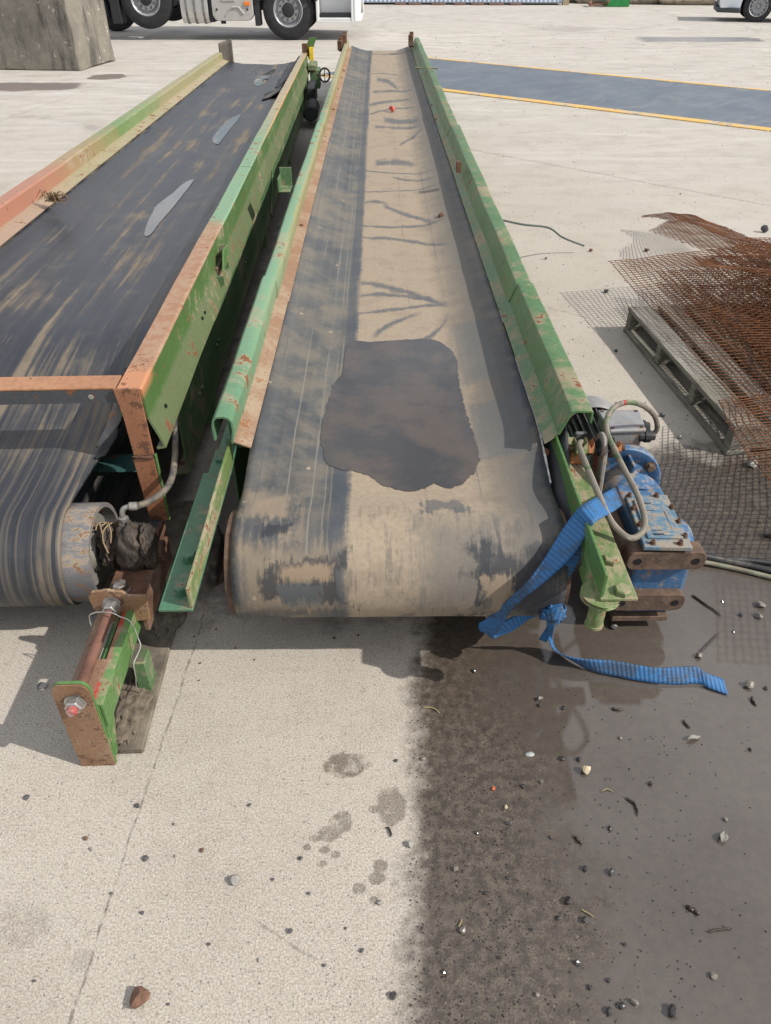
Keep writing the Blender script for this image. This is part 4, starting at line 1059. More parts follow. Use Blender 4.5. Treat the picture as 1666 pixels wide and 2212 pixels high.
# torque arm: lug plate and its pin with nuts
m = MB(); pts = [(1.695, 0.34), (1.83, 0.34), (1.815, 0.470)] + [(1.765+0.045*cos(radians(t)), 0.475+0.045*sin(radians(t))) for t in range(0, 181, 20)] + [(1.715, 0.46)]
m.prism(pts, (0.618, 0, 0), (0.632, 0, 0), (0, 1, 0), (0, 0, 1))
LUG = paint('grey lug with red paint', (0.22, 0.20, 0.185), (0.26, 0.24, 0.22), 0.6, 0.4, 9, chips=0.6, extra=lambda g, c: g.mix(g.step(g.noise(g.obj(), 12, 3), 0.55, 0.60), c, (0.42, 0.045, 0.035)))
arm = m.build('torque_arm', LUG, conv, bevel=0.004)
PY, PZ = 1.765, 0.476
for x0, x1, r, n, mt in ((0.515, 0.69, 0.011, 14, RUSTM), (0.548, 0.580, 0.031, 6, OLIVE), (0.5815, 0.600, 0.029, 6, RUST2), (0.601, 0.617, 0.026, 20, RUBBER), (0.633, 0.648, 0.027, 20, RUBBER), (0.649, 0.656, 0.030, 24, RUSTM), (0.657, 0.678, 0.021, 6, RUST2)):
    m = MB(); m.cyl((x0, PY, PZ), (x1, PY, PZ), r, n); m.build('pin' if r < 0.012 else 'nut' if n == 6 else 'washer', mt, arm, bevel=0.0015 if n == 6 else 0)
m = MB(); m.box(0.540, 0.585, 1.75, 1.79, BZ, PZ-0.01); m.build('pin_post', RUST2, arm, bevel=0.003)
# braided cable looped over the drive
def braid():
    g = Mat('braided metal hose'); o = g.obj()
    n = g.noise(o, 9, 5, 0.6)
    w1 = g.wave(g.scaled(o, (1, 1, 1)), 150, 1.5, 'DIAGONAL')
    c = g.mix(w1*0.6, (0.19, 0.165, 0.13), (0.36, 0.325, 0.265))
    c = g.mix(g.step(n, 0.57, 0.63)*0.85, c, (0.085, 0.16, 0.06))
    c = g.mix(g.step(g.noise(o, 14, 3), 0.68, 0.70), c, (0.36, 0.04, 0.04))
    c = g.mix(g.step(g.noise(o, 30, 4), 0.56, 0.66)*0.5, c, (0.10, 0.08, 0.06))
    return g.set(color=c, rough=0.5, metal=0.25, normal=g.bump(w1, 0.6, 0.002))
cp = [atR(1410, 938, 0.335), atR(1420, 925, 0.36), atR(1413, 897, 0.42), atR(1388, 876, 0.48), atR(1357, 869, 0.52), atR(1327, 880, 0.53), atR(1311, 906, 0.525), atR(1312, 935, 0.515), atR(1326, 968, 0.505),
      atR(1349, 1015, 0.49), atR(1374, 1062, 0.47), atR(1391, 1110, 0.45), atR(1392, 1140, 0.44), atR(1380, 1157, 0.44), atR(1360, 1162, 0.445), atR(1336, 1145, 0.455), atR(1315, 1117, 0.475), atR(1293, 1068, 0.50), atR(1273, 1020, 0.51), atR(1257, 980, 0.51), atR(1251, 962, 0.505), atR(1256, 955, 0.49), atR(1265, 962, 0.476)]
m = MB(); m.tube(catmull(cp, 8), 0.0082, 12); m.build('braided_cable', braid(), conv, smooth=True)

# water lying on the belt
def water_mat(name, base, base2, sc=3.0):
    g = Mat(name); o = g.obj(); n = g.noise(o, sc, 6, 0.65)
    c = g.mix(g.step(n, 0.42, 0.62), base, base2)
    return g.set(color=c, rough=0.5, coat=1.0, coatr=0.015, coatior=1.40, coatn=g.bump(g.noise(o, 4, 2), 0.02, 0.004))
def pool(name, outline, zfn, mat, parent, seed, amp=0.006, sub=9, conv_fn=None):
    P = []
    n0 = len(outline); cc = catmull([Vector((a, b, 0)) for a, b in [outline[-1]] + list(outline) + list(outline[:2])], 3)
    outline = [(p.x, p.y) for p in cc[3:3+3*n0]]; sub = max(2, sub//3)
    for i in range(len(outline)):
        a, b2 = outline[i], outline[(i+1) % len(outline)]
        for k in range(sub):
            t = k/sub; P.append((a[0]+(b2[0]-a[0])*t, a[1]+(b2[1]-a[1])*t))
    cx = sum(p[0] for p in P)/len(P); cy = sum(p[1] for p in P)/len(P)
    pts = []
    for x, y in P:
        d = Vector((x-cx, y-cy)); n = amp*(fbm(x*45+seed, y*45, 0, 4)*1.2 + fbm(x*160, y*160, seed, 2)*0.5)
        d = d*(1+n/max(0.02, d.length)); pts.append((cx+d.x, cy+d.y))
    m = MB(); N = len(pts)
    rings = [1.0, 0.8, 0.55, 0.3]
    vs = [(cx+(x-cx)*r, cy+(y-cy)*r, zfn(cx+(x-cx)*r, cy+(y-cy)*r)) for r in rings for x, y in pts] + [(cx, cy, zfn(cx, cy))]
    fs = [(k*N+i, k*N+(i+1) % N, (k+1)*N+(i+1) % N, (k+1)*N+i) for k in range(len(rings)-1) for i in range(N)] + [((len(rings)-1)*N+i, (len(rings)-1)*N+(i+1) % N, len(rings)*N) for i in range(N)]
    m.add(vs, fs); return m.build(name, mat, parent, smooth=True)
PUD = water_mat('brown water over rubber', (0.015, 0.014, 0.015), (0.056, 0.039, 0.028), 4.5)
ol = [(755,740),(800,738),(850,736),(925,733),(960,745),(985,775),(990,815),(998,860),(1010,905),(1025,950),(1035,990),(1030,1015),(1000,1045),(965,1055),(940,1046),(915,1057),(880,1063),(850,1055),(825,1048),(800,1030),(770,1018),(740,1015),(710,1005),(700,985),(692,945),(700,905),(712,860),(722,830),(738,810),(745,775)]
olw = [(atR(a, b, 0.414).x, atR(a, b, 0.414).y) for a, b in ol]
_R = Matrix.Rotation(R_ROT, 4, 'Z')
pw = pool('water_pool', olw, lambda x, y: max(0.4145, belt_z(x, y)+0.0062), PUD, None, 2, 0.006, 12)
pw.rotation_euler.z = R_ROT
tag(pw, 'large dark brown pool of water lying on the dusty belt of the right conveyor', 'water')

# ------------------------------------------------------------------ conveyor with the screw take-up (left hand)
L_LOC, L_ROT = Vector((-0.74, 1.80, 0)), (-0.013, 0, 0.036)
ML = Matrix.Translation(L_LOC) @ Matrix.Rotation(L_ROT[2], 4, 'Z') @ Matrix.Rotation(L_ROT[0], 4, 'X')
MLI = ML.inverted()
def atL(px, py, z): return MLI @ at(px, py, z)
cl = tag(empty('belt_conveyor', L_LOC, L_ROT), 'rust-topped green conveyor with black belt and screw take-up at its near end', 'conveyor', 'old belt conveyors laid side by side')
def lrail_extra(orange_end):
    def fn(g, c):
        x, y, z = g.xyz(g.obj()); o = g.obj()
        n = (g.noise(o, 3.5, 5)-0.5)*1.2; n2 = g.noise(o, 24, 6, 0.7)
        rust = g.mix(g.step(n2, 0.35, 0.65), (0.29, 0.142, 0.072), (0.34, 0.22, 0.14))
        top = g.step(z, 0.632, 0.638)
        mint = (0.20, 0.335, 0.21)
        c = g.mix(top*0.8, c, mint)
        near = g.step(y + n*0.6, 1.72, 1.50)*top
        c = g.mix(near, c, rust)
        c = g.mix(g.step(y + n*2.0, 3.6, 5.0)*top*0.85, c, (0.37, 0.285, 0.185))
        c = g.mix(g.step(y, 0.16, 0.08)*g.step(z, 0.60, 0.632), c, (0.44, 0.195, 0.095))
        edge = g.step(x + (n2-0.5)*0.02, 0.060, 0.070)*top*g.step(y, 2.8, 4.5)
        c = g.mix(edge*0.8, c, (0.45, 0.22, 0.06))
        # dusty lower flare
        low = g.step(z + (n2-0.5)*0.03, 0.56, 0.535)
        c = g.mix(low*0.38, c, (0.235, 0.225, 0.15))
        return c
    return fn
LRAIL = paint('left conveyor rail paint', (0.066, 0.132, 0.036), (0.084, 0.155, 0.048), 0.45, 0.38, 5, chips=0.4, top_dust=0.1, extra=lrail_extra(0))
def lleft(g, c):
    x, y, z = g.xyz(g.obj()); n = (g.noise(g.obj(), 2.5, 5)-0.5)*2.0
    c = g.mix(g.step(y+n, 3.6, 2.4), c, (0.35, 0.16, 0.105))
    c = g.mix(g.band(y+n, 2.6, 3.8, 0.3)*0.5, c, (0.36, 0.20, 0.11))
    c = g.mix(g.step(y+n, 4.4, 6.0)*0.8, c, (0.31, 0.26, 0.145))
    return c
LLEFT = paint('faded left rail paint', (0.150, 0.235, 0.085), (0.185, 0.265, 0.11), 0.25, 0.25, 3, chips=0.3, extra=lleft)
LSK = paint('dusty skirt paint', (0.30, 0.27, 0.15), (0.34, 0.30, 0.19), 0.5, 0.6, 4, chips=0.4, extra=lambda g, c: g.mix(g.step(g.xyz(g.obj())[1], 3.2, 2.0)*0.6, c, (0.33, 0.20, 0.17)))
ORANGE = paint('orange primer post', (0.27, 0.115, 0.058), (0.31, 0.140, 0.075), 0.85, 0.2, 9, chips=0.6, rustcol=(0.12, 0.055, 0.03))
ORBAR = paint('orange cross bar paint', (0.36, 0.170, 0.082), (0.41, 0.215, 0.115), 0.35, 0.25, 4, chips=0.2, top_dust=0.1)
DKBLUE = paint('dark blue-grey bar face', (0.055, 0.062, 0.072), (0.07, 0.075, 0.08), 0.55, 0.1, 7, chips=0.3)

LBL, LBR = -0.985, -0.030
LDY, LDZ, LDR = -0.205, 0.236, 0.140
LEND = 9.45
def lbelt_x(u, y):
    r = LBR - 0.105*(1-sm(-0.25, 0.55, y))
    return LBL + (r-LBL)*u
def lbelt_z(x, y):
    t = sm(LDY, 0.85, y)
    base = LDZ+LDR+0.004 + 0.118*t
    if y < 0.12: base -= 0.0
    ax = abs(x-(LBL+LBR)/2)/0.48
    rise = 0.040*max(0, ax-0.55)/0.45*t
    wr = (0.006*fbm(x*3.2, y*1.1, 7) + 0.004*max(0, fbm(x*6, y*2.2, 2)))*t
    gut = -0.010*math.exp(-((x+0.40)/0.10)**2)*t
    ef = max(0.0, min(1.0, (x+0.93)/0.10))*max(0.0, min(1.0, (-0.05-x)/0.10))
    return base + rise + wr*ef + gut
def lbelt_mat():
    g = Mat('black scored belt'); uv = g.uv(); u, v, _ = g.xyz(uv)
    lin = g.noise(g.scaled(uv, (70, 0.55, 1)), 1.0, 7, 0.75); lin2 = g.noise(g.scaled(uv, (13, 0.30, 1), (0, 0.4, 0)), 1.0, 6, 0.7)
    n = g.noise(uv, 5, 8, 0.7); fine = g.noise(uv, 60, 5, 0.7); big = g.noise(g.scaled(uv, (2.2, 1.0, 1)), 1.6, 5, 0.65)
    c = g.mix(g.step(lin2, 0.3, 0.7), (0.018, 0.021, 0.029), (0.032, 0.036, 0.045))
    tan = g.mix(fine, (0.21, 0.160, 0.105), (0.28, 0.222, 0.150))
    streak = g.step(lin2*0.60 + big*0.45 + (lin-0.5)*0.30, 0.535, 0.655)
    c = g.mix(streak*g.step(u, -0.93, -0.72)*0.72, c, tan)
    haze = g.step(n*0.6+big*0.4, 0.48, 0.72)
    c = g.mix(haze*0.34*g.step(u, -0.92, -0.70), c, (0.17, 0.155, 0.125))
    # scored threads near the right edge round the drum
    sc = g.step(u + (big-0.5)*0.1, -0.62, -0.40)*g.step(v, 0.75, 0.25)
    c = g.mix(sc*g.step(lin, 0.46, 0.62)*0.48, c, (0.150, 0.126, 0.095))
    c = g.mix(sc*g.step(lin, 0.44, 0.36)*0.6, c, (0.018, 0.020, 0.025))
    c = g.mix(g.step(u, -0.93, -0.965)*g.step(n, 0.4, 0.6)*0.8, c, (0.30, 0.23, 0.15))
    return g.set(color=c, rough=g.lerp(streak, 0.42, 0.85), normal=g.bump(lin + fine*0.4, g.lerp(sc, 0.2, 0.6), 0.004))
LBELT = lbelt_mat()
vs = []; uvs = []; NX = 60
def lrow(fn, s, y):
    for i in range(NX+1):
        x = lbelt_x(i/NX, y); vs.append(fn(x)); uvs.append((x, s))
ys = [LEND - (LEND-1.6)*i/120 for i in range(120)] + [1.6 - (1.6-LDY)*i/60 for i in range(60)]
for y in ys: lrow(lambda x, y=y: (x, y, lbelt_z(x, y)), y, y)
for k in range(25):
    t = pi*k/24; r = LDR+0.004
    lrow(lambda x, t=t, r=r: (x + 0.006*sin(t*1.7), LDY - r*sin(t), LDZ + r*cos(t) - 0.006*sm(2.2, pi, t)*max(0, fbm(x*5, 2))), LDY - r*t, LDY)
for k in range(1, 9):
    y = LDY + (LEND-LDY)*k/8; lrow(lambda x, y=y: (x, y, LDZ-LDR-0.004+0.008*y/9), LDY - pi*LDR - (y-LDY), LDY)
w = NX+1; nr = len(vs)//w
m = MB(); m.add(vs, [(j*w+i, j*w+i+1, (j+1)*w+i+1, (j+1)*w+i) for j in range(nr-1) for i in range(NX)]); m.uv = uvs
lb = m.build('belt', LBELT, cl, smooth=True, solid=0.009, offset=0)
# torn strips of rubber along the inside of the right rail
def strip(y0, y1, x0, x1, seed, up):
    m = MB()
    def f(u, v):
        y = y0+(y1-y0)*v; x = x0+(x1-x0)*u
        return (x + 0.01*fbm(v*6, seed), y, lbelt_z(x, y)+0.010+up*u*u + 0.012*fbm(v*7+seed, u*3))
    m.grid(f, 6, 26); return m.build('torn_rubber', RUBBER, cl, smooth=True, solid=0.006, offset=0)
strip(0.02, 0.45, -0.115, -0.050, 1, 0.05); strip(7.0, 9.3, -0.16, -0.02, 4, 0.06); strip(6.2, 6.7, -0.22, -0.04, 6, 0.05)

DRUMS = paint('scuffed drum steel', (0.125, 0.122, 0.130), (0.19, 0.182, 0.182), 0.70, 0.55, 20, chips=0.5, rough=0.5, rustcol=(0.16, 0.085, 0.04), stretch=(0.5, 1, 1))
DEND = paint('drum end plate', (0.20, 0.195, 0.17), (0.235, 0.22, 0.19), 0.4, 0.4, 8, chips=0.3, extra=lambda g, c: g.mix(g.step(g.noise(g.obj(), 9, 3), 0.56, 0.62)*0.7, c, (0.06, 0.15, 0.07)))
drum(cl, LDY, LDZ, LDR, -1.05, -0.056, DRUMS, DEND, 0.035)

# rails
pr = [(0.004, 0.555), (0.004, 0.634), (0.008, 0.639), (0.066, 0.639), (0.071, 0.635), (0.072, 0.552), (0.100, 0.470), (0.103, 0.453), (0.080, 0.449)]
for (a, b, sd) in ((0.0, 2.72, 11), (2.722, 5.6, 12), (5.602, 9.25, 13)):
    profile_run(offset_poly(pr, 0.006), stations(a, b, 24), dent(sd, 0.0035)).build('side_rail', LRAIL, cl, autosmooth=25)
prw = [(0.020, 0.40), (0.072, 0.40), (0.072, 0.165), (0.030, 0.160)]
profile_run(offset_poly(prw, 0.007), stations(0.30, 9.2, 24), dent(14, 0.003)).build('lower_channel', GREEN_D, cl, autosmooth=25)
pl = [(-1.098, 0.545), (-1.098, 0.632), (-1.092, 0.639), (-1.030, 0.639), (-1.024, 0.633), (-1.020, 0.566)]
for (a, b, sd) in ((0.0, 3.3, 21), (3.29, 9.35, 22)):
    profile_run(offset_poly(pl, 0.006), stations(a, b, 24), dent(sd, 0.004)).build('side_rail', LLEFT, cl, autosmooth=25)
    profile_run(offset_poly([(-1.024, 0.566), (-1.008, 0.561), (-0.945, 0.5445)], 0.005), stations(a+0.01, b, 24), dent(sd, 0.001)).build('skirt_plate', LSK, cl, autosmooth=25)
profile_run(offset_poly([(-1.03, 0.40), (-1.092, 0.40), (-1.092, 0.165), (-1.04, 0.160)], 0.007), stations(0.30, 9.2, 16)).build('lower_channel', GREEN_D, cl, autosmooth=25)
for y in (0.9, 3.2, 5.6, 8.0):
    m = MB(); m.box(-1.09, 0.068, y, y+0.06, 0.17, 0.23); m.build('cross_member', GREEN_D, cl)
    for xx in (-1.085, 0.005):
        m = MB(); m.box(xx, xx+0.06, y+0.002, y+0.058, -0.02+0.013*y, 0.168); m.build('leg', GREEN_D, cl)
for y in (1.35, 2.4, 4.0):
    m = MB(); m.cyl((-0.98, y, 0.40), (-0.03, y, 0.40), 0.05, 16); m.build('idler_roller', RUSTM, cl, smooth=True, autosmooth=40)
# bolts and painted hole discs on the flared rail and the channel
for px, py, z, r in ((305, 886, 0.50, 0.007), (318, 986-100, 0.50, 0.006), (421, 690, 0.50, 0.007), (427, 677, 0.50, 0.007)):
    p = atL(px, py, z); m = MB(); m.cyl((0.080, p.y, z+0.012), (0.093, p.y, z+0.016), r, 10); m.build('hole_disc', HOLE_SHADE, cl)  # dark disc painted as the shade of an open hole
for y in (0.62, 0.67, 1.05, 1.10, 2.1, 2.16, 3.0, 3.9, 3.96, 5.1):
    m = MB(); m.hexbolt((0.0755, y, 0.30), (1, 0, 0), 0.009, 0.009); m.build('bolt', GREEN_D, cl)
for y in (3.05, 3.4, 4.2, 4.9, 5.7, 6.6, 7.3, 7.9):
    m = MB(); m.hexbolt((0.0870, y, 0.51), (1, 0, 0.27), 0.006, 0.004); m.build('bolt', RUSTM, cl)
# diagonal strut and lug
p = atL(617, 352, 0.45)
m = MB(); m.bar((0.085, p.y+0.35, 0.455), (0.082, p.y-0.05, 0.17), 0.045, 0.008, Vector((1, 0, 0))); m.build('diagonal_strut', GREEN_D, cl)
p = atL(493, 585, 0.53)
m = MB(); m.prism([(p.y-0.005, 0.545), (p.y+0.17, 0.545), (p.y+0.17, 0.60), (p.y+0.06, 0.615)], (0.107, 0, 0), (0.114, 0, 0), (0, 1, 0), (0, 0, 1)); m.build('rail_lug', GREEN, cl, bevel=0.001)
m = MB(); m.box(0.068, 0.106, p.y+0.17, p.y+0.176, 0.50, 0.60); m.build('rail_lug', GREEN_D, cl)
m = MB(); m.box(0.070, 0.112, p.y-0.02, p.y-0.014, 0.49, 0.53); m.build('rail_lug', GREEN_D, cl)
m = MB(); m.box(0.0765, 0.088, p.y+0.01, p.y+0.165, 0.50, 0.552); m.build('rusty_recess', RUSTM, cl)
# near end: cross bar, post
m = MB(); m.box(-1.02, 0.0, 0.004, 0.080, 0.636, 0.643); cb = m.build('cross_bar', ORBAR, cl, bevel=0.0015)
m = MB(); m.box(-1.02, 0.0, 0.0035, 0.010, 0.596, 0.6355); m.build('bar_face', DKBLUE, cb)
for xx in (-0.07, -0.335): 
    m = MB(); m.lathe((xx, 0.003, 0.615), (0, -1, 0), [(0, 0.008), (0.001, 0.006), (0.001, 0.001)], 14); m.build('hole_light', STEEL, cb)  # bright disc stands for light showing through a hole in the bar
m = MB(); m.prism([(-0.002, 0.644), (0.068, 0.644), (0.070, 0.43), (0.012, 0.43), (0.008, 0.56)], (0, -0.008, 0), (0, 0.0, 0), (1, 0, 0), (0, 0, 1)); m.build('end_post', ORANGE, cl, bevel=0.0015)
m = MB(); m.prism([(0.010, 0.428), (0.070, 0.428), (0.072, 0.20), (0.018, 0.20)], (0, -0.016, 0), (0, -0.004, 0), (1, 0, 0), (0, 0, 1)); m.build('end_post', RUSTM if False else ORANGE, cl, bevel=0.0015)
m = MB(); m.prism([(0.0, 0.0), (0.012, 0.0), (0.012, 0.235), (0.0, 0.235)], (0.072, -0.015, 0.20), (0.078, -0.015, 0.20), (0, 1, 0), (0, 0, 1)); m.build('post_edge', GREEN, cl, bevel=0.0015)
m = MB(); m.tube([(0.012, -0.018, 0.430), (0.03, -0.019, 0.433), (0.05, -0.018, 0.429), (0.07, -0.018, 0.432)], 0.005, 6); m.build('weld_seam', RUSTM, cl, smooth=True)
# foot of the post reaching forward to the bearing
m = MB(); m.prism([(-0.02, 0.205), (-0.08, 0.215), (-0.27, 0.19), (-0.33, 0.12), (-0.33, 0.09), (-0.02, 0.09)], (0.052, 0, 0), (0.062, 0, 0), (0, 1, 0), (0, 0, 1)); m.build('side_plate', RUSTM, cl, bevel=0.002)
m = MB(); m.box(0.012, 0.052, -0.10, -0.01, 0.190, 0.198); m.build('post_foot', DKBLUE, cl, bevel=0.002)
m = MB(); m.prism([(0.062, 0.20), (0.105, 0.06), (0.105, 0.0), (0.062, 0.0)], (0, -0.13, 0), (0, -0.122, 0), (1, 0, 0), (0, 0, 1)); m.build('gusset', GREEN_D, cl)
# teal pipe across behind the drum, torn guard plate
m = MB(); m.cyl((-0.95, 0.09, 0.335), (0.02, 0.09, 0.335), 0.038, 24); m.build('cross_pipe', paint('teal pipe paint', (0.03, 0.085, 0.080), (0.04, 0.10, 0.09), 0.75, 0.2, 7, chips=0.6), cl, smooth=True, autosmooth=40)
m = MB()
tl_ = catmull([atL(247, 866, 0.53), atL(228, 922, 0.475), atL(207, 968, 0.425)], 6); tr_ = catmull([atL(263, 872, 0.53), atL(261, 910, 0.495), atL(214, 969, 0.430)], 6)
def torn(u, v):
    i = min(11, int(v*12)); f = v*12-i; a_ = tl_[i].lerp(tl_[i+1], f); b_ = tr_[i].lerp(tr_[i+1], f); p = a_.lerp(b_, u)
    return (p.x, p.y, p.z + 0.014*sin(pi*u) + 0.006*fbm(u*4, v*5))
m.grid(torn, 10, 10); m.build('torn_plate', flat_mat('rust-flaked grey plate', (0.20, 0.195, 0.19), 0.7, 0.2, 0.2, 12, 0.3, 60, (0.42, 0.17, 0.03), 0.38), cl, smooth=True, solid=0.004)

# --- screw take-up
TX0, TX1 = -0.034, 0.050
FYP = -0.735
MUDG = flat_mat('greasy brown mud', (0.032, 0.024, 0.019), 0.7, 0, 0.5, 40, 1.0, 80, (0.085, 0.062, 0.045), 0.4)
BROWNP = paint('brown-painted plate', (0.200, 0.105, 0.055), (0.255, 0.150, 0.085), 0.75, 0.45, 9, chips=0.8, rustcol=(0.12, 0.06, 0.035))
n = 6; pts = [(TX1, -0.012), (TX1, 0.262)]
for k in range(n+1): t = radians(90*k/n); pts.append((TX1-0.022+0.022*cos(t), 0.262+0.026*sin(t)))
for k in range(n+1): t = radians(90+90*k/n); pts.append((TX0+0.022+0.022*cos(t), 0.262+0.026*sin(t)))
pts += [(TX0, -0.012)]
m = MB(); m.prism(pts, (0, FYP, 0), (0, FYP+0.004, 0), (1, 0, 0), (0, 0, 1)); fp_ = m.build('front_plate', BROWNP, cl, bevel=0.0012)
m = MB(); m.prism([(x*1.0, z+0.002) for x, z in pts], (0.001, FYP+0.0045, 0), (0.001, FYP+0.013, 0), (1, 0, 0), (0, 0, 1)); m.build('front_plate_back', GREEN, fp_, bevel=0.0012)
# slide: top plate with slot, side walls, base channel
RX, RZ = 0.012, 0.232
ZS = 0.205
y0, y1 = FYP+0.0135, -0.36
SLIDE = paint('brown and green slide paint', (0.235, 0.135, 0.085), (0.26, 0.155, 0.10), 0.35, 0.3, 8, chips=0.4, extra=lambda g, c: g.mix(g.step(g.xyz(g.obj())[0] + (g.noise(g.obj(), 18, 4)-0.5)*0.02, 0.040, 0.050), g.mix(g.step(g.noise(g.obj(), 7, 3), 0.50, 0.53)*g.step(g.xyz(g.obj())[0], 0.028, 0.040), c, (0.45, 0.035, 0.03)), (0.10, 0.22, 0.065)))
m = MB(); m.box(0.034, 0.062, y0, y1, ZS-0.008, ZS); m.box(-0.030, 0.0, y0, y1, ZS-0.008, ZS); m.box(0.0, 0.034, y0, y0+0.14, ZS-0.008, ZS); m.box(0.0, 0.034, y1-0.03, y1, ZS-0.008, ZS); m.build('slide_plate', SLIDE, cl, bevel=0.001)
m = MB(); m.box(0.0545, 0.062, y0, y1+0.02, 0.125, ZS-0.0085); m.box(0.020, 0.028, y0+0.14, y1, 0.10, ZS-0.0085); m.build('slide_wall', GREEN, cl, bevel=0.001)
m = MB(); m.box(-0.028, 0.0195, y0+0.01, y1, 0.10, 0.106); m.build('slide_floor', GREEN_D, cl)
m = MB(); m.prism([(y0, ZS-0.009), (y0, 0.01), (y0+0.012, 0.01), (y0+0.10, ZS-0.009)], (0.046, 0, 0), (0.053, 0, 0), (0, 1, 0), (0, 0, 1)); m.build('gusset', GREEN, cl, bevel=0.001)
m = MB(); yg = y0+0.20; m.box(0.063, 0.096, yg, yg+0.008, 0.010, 0.118); m.box(0.088, 0.096, yg+0.0085, yg+0.055, 0.010, 0.112); m.build('slide_leg', GREEN_D, cl, bevel=0.0015)
BASEM = flat_mat('mud-caked base channel', (0.150, 0.128, 0.098), 0.92, 0, 0.4, 14, 0.8, 40, (0.09, 0.15, 0.06), 0.12)
m = MB(); m.box(-0.02, 0.112, FYP+0.03, 0.35, -0.006, 0.012); m.build('base_channel', BASEM, cl, bevel=0.002)
lump('mud_heap', flat_mat('dry mud', (0.13, 0.105, 0.078), 0.95, 0, 0.35, 40, 0.9, 60), cl, (0.045, FYP+0.16, 0.010), (0.050, 0.12, 0.016), 8, 0.32, 5, 16)
lump('mud_heap', BASEM, cl, (0.085, -0.24, 0.012), (0.04, 0.08, 0.02), 12, 0.5, 4, 9)
# threaded rod: real thread ridges
m = MB(); prof = []; yy = FYP-0.022; 
while yy < -0.385:
    prof += [(yy, 0.0105), (yy+0.0022, 0.0130)]; yy += 0.0044
m.lathe((RX, 0, RZ), (0, 1, 0), [(prof[0][0], 0.001)] + prof + [(yy, 0.001)], 20); rod = m.build('threaded_rod', flat_mat('rusty red thread', (0.17, 0.085, 0.062), 0.75, 0.3, 0.25, 20, 0.2, 90), cl, smooth=True, autosmooth=50)
m = MB(); m.cyl((RX, FYP-0.004, RZ), (RX, FYP-0.0005, RZ), 0.025, 28); m.lathe((RX, FYP-0.0045, RZ), (0, -1, 0), [(0, 0.020), (0.014, 0.020), (0.017, 0.017), (0.017, 0.001)], 6); m.build('lock_nut', STEEL, rod, bevel=0.001)
m = MB(); m.lathe((RX, FYP-0.021, RZ), (0, -1, 0), [(0, 0.0125), (0.010, 0.0125), (0.013, 0.009), (0.013, 0.001)], 16); m.build('rod_end', flat_mat('red-daubed steel', (0.42, 0.10, 0.09), 0.5, 0.4, 0.3, 60, 0.2, 90, (0.4, 0.38, 0.36), 0.5), rod, smooth=True, autosmooth=40)
ay = -0.415
m = MB(); m.cyl((RX, ay-0.012, RZ), (RX, ay-0.0005, RZ), 0.024, 28); m.lathe((RX, ay-0.0125, RZ), (0, -1, 0), [(0, 0.0195), (0.018, 0.0195), (0.021, 0.0165), (0.021, 0.013)], 6); m.build('lock_nut', STEEL, rod, bevel=0.001)
# adjuster plate (rounded) with steel angle behind
n = 6; pts = [(0.045, 0.165), (0.098, 0.168), (0.104, 0.255), (0.058, 0.258), (0.045, 0.272)]
for cx, cz, a0 in ((0.005, 0.252, 60), (-0.018, 0.250, 120)):
    for k in range(n+1): t = radians(a0+60*k/n); pts.append((cx+0.027*cos(t), cz+0.027*sin(t)))
pts += [(-0.040, 0.21), (-0.028, 0.165)]
m = MB(); m.prism(pts, (0, ay, 0), (0, ay+0.009, 0), (1, 0, 0), (0, 0, 1)); m.build('adjuster_plate', BROWNP, cl, bevel=0.0015)
m = MB(); m.box(-0.018, 0.088, ay+0.0095, -0.27, 0.205, 0.222); m.box(0.074, 0.088, ay+0.0095, -0.10, 0.12, 0.2045); blk = m.build('bearing_block', RUSTM, cl, bevel=0.002)
m = MB(); m.hexbolt((0.018, ay+0.065, 0.222), (0, 0, 1), 0.020, 0.020, 0.026); m.build('bolt', STEEL, blk, bevel=0.001)
bh = lump('bearing_housing', MUDG, cl, (0.030, -0.225, 0.262), (0.048, 0.062, 0.085), 5, 0.13, 5, 9)
lump('bearing_cap', MUDG, cl, (0.072, -0.225, 0.268), (0.022, 0.052, 0.072), 15, 0.18, 5, 9)
lump('packed_grease', MUDG, cl, (-0.036, -0.215, 0.258), (0.030, 0.048, 0.066), 25, 0.28, 5, 10)
m = MB()
for k in range(7):
    t0 = random.uniform(0, 6.28); pts = []
    for j in range(9):
        t = t0 + j*0.42; pts.append((-0.048+0.012*sin(j+k)+0.022*(k % 2), -0.215-0.057*cos(t), 0.258+0.078*sin(t)))
    m.tube(catmull(pts, 3), 0.0022, 5)
m.build('twine', flat_mat('dirty twine', (0.24, 0.17, 0.10), 0.95), cl, smooth=True)
# hose with elbow fitting
FIT = flat_mat('zinc fitting', (0.33, 0.32, 0.29), 0.45, 0.6, 0.15, 30, 0.2, 80, (0.2, 0.16, 0.11), 0.3)
f0 = atL(270, 1130, 0.338)
m = MB(); m.lathe((f0.x, f0.y, 0.325), (0, 0, 1), [(0, 0.016), (0.012, 0.017), (0.014, 0.014), (0.030, 0.0135), (0.032, 0.008)], 6, cap=True); m.tube(catmull([(f0.x, f0.y, 0.352), (f0.x, f0.y, 0.370), (f0.x+0.006, f0.y+0.004, 0.382), (f0.x+0.022, f0.y+0.008, 0.386)], 6), 0.0075, 12); ft = m.build('elbow_fitting', FIT, cl, smooth=True, autosmooth=40)
hp = [Vector((f0.x+0.020, f0.y+0.008, 0.386)), atL(300, 1092, 0.388), atL(328, 1080, 0.388), atL(357, 1058, 0.390), atL(372, 1030, 0.395), atL(378, 990, 0.405), atL(379, 945, 0.42), atL(377, 900, 0.435), Vector((0.085, 0.30, 0.43)), Vector((0.060, 0.50, 0.42))]
HOSE = flat_mat('dusty hydraulic hose', (0.045, 0.045, 0.045), 0.75, 0, 0.4, 16, 0.4, 90, (0.20, 0.165, 0.12), 0.45)
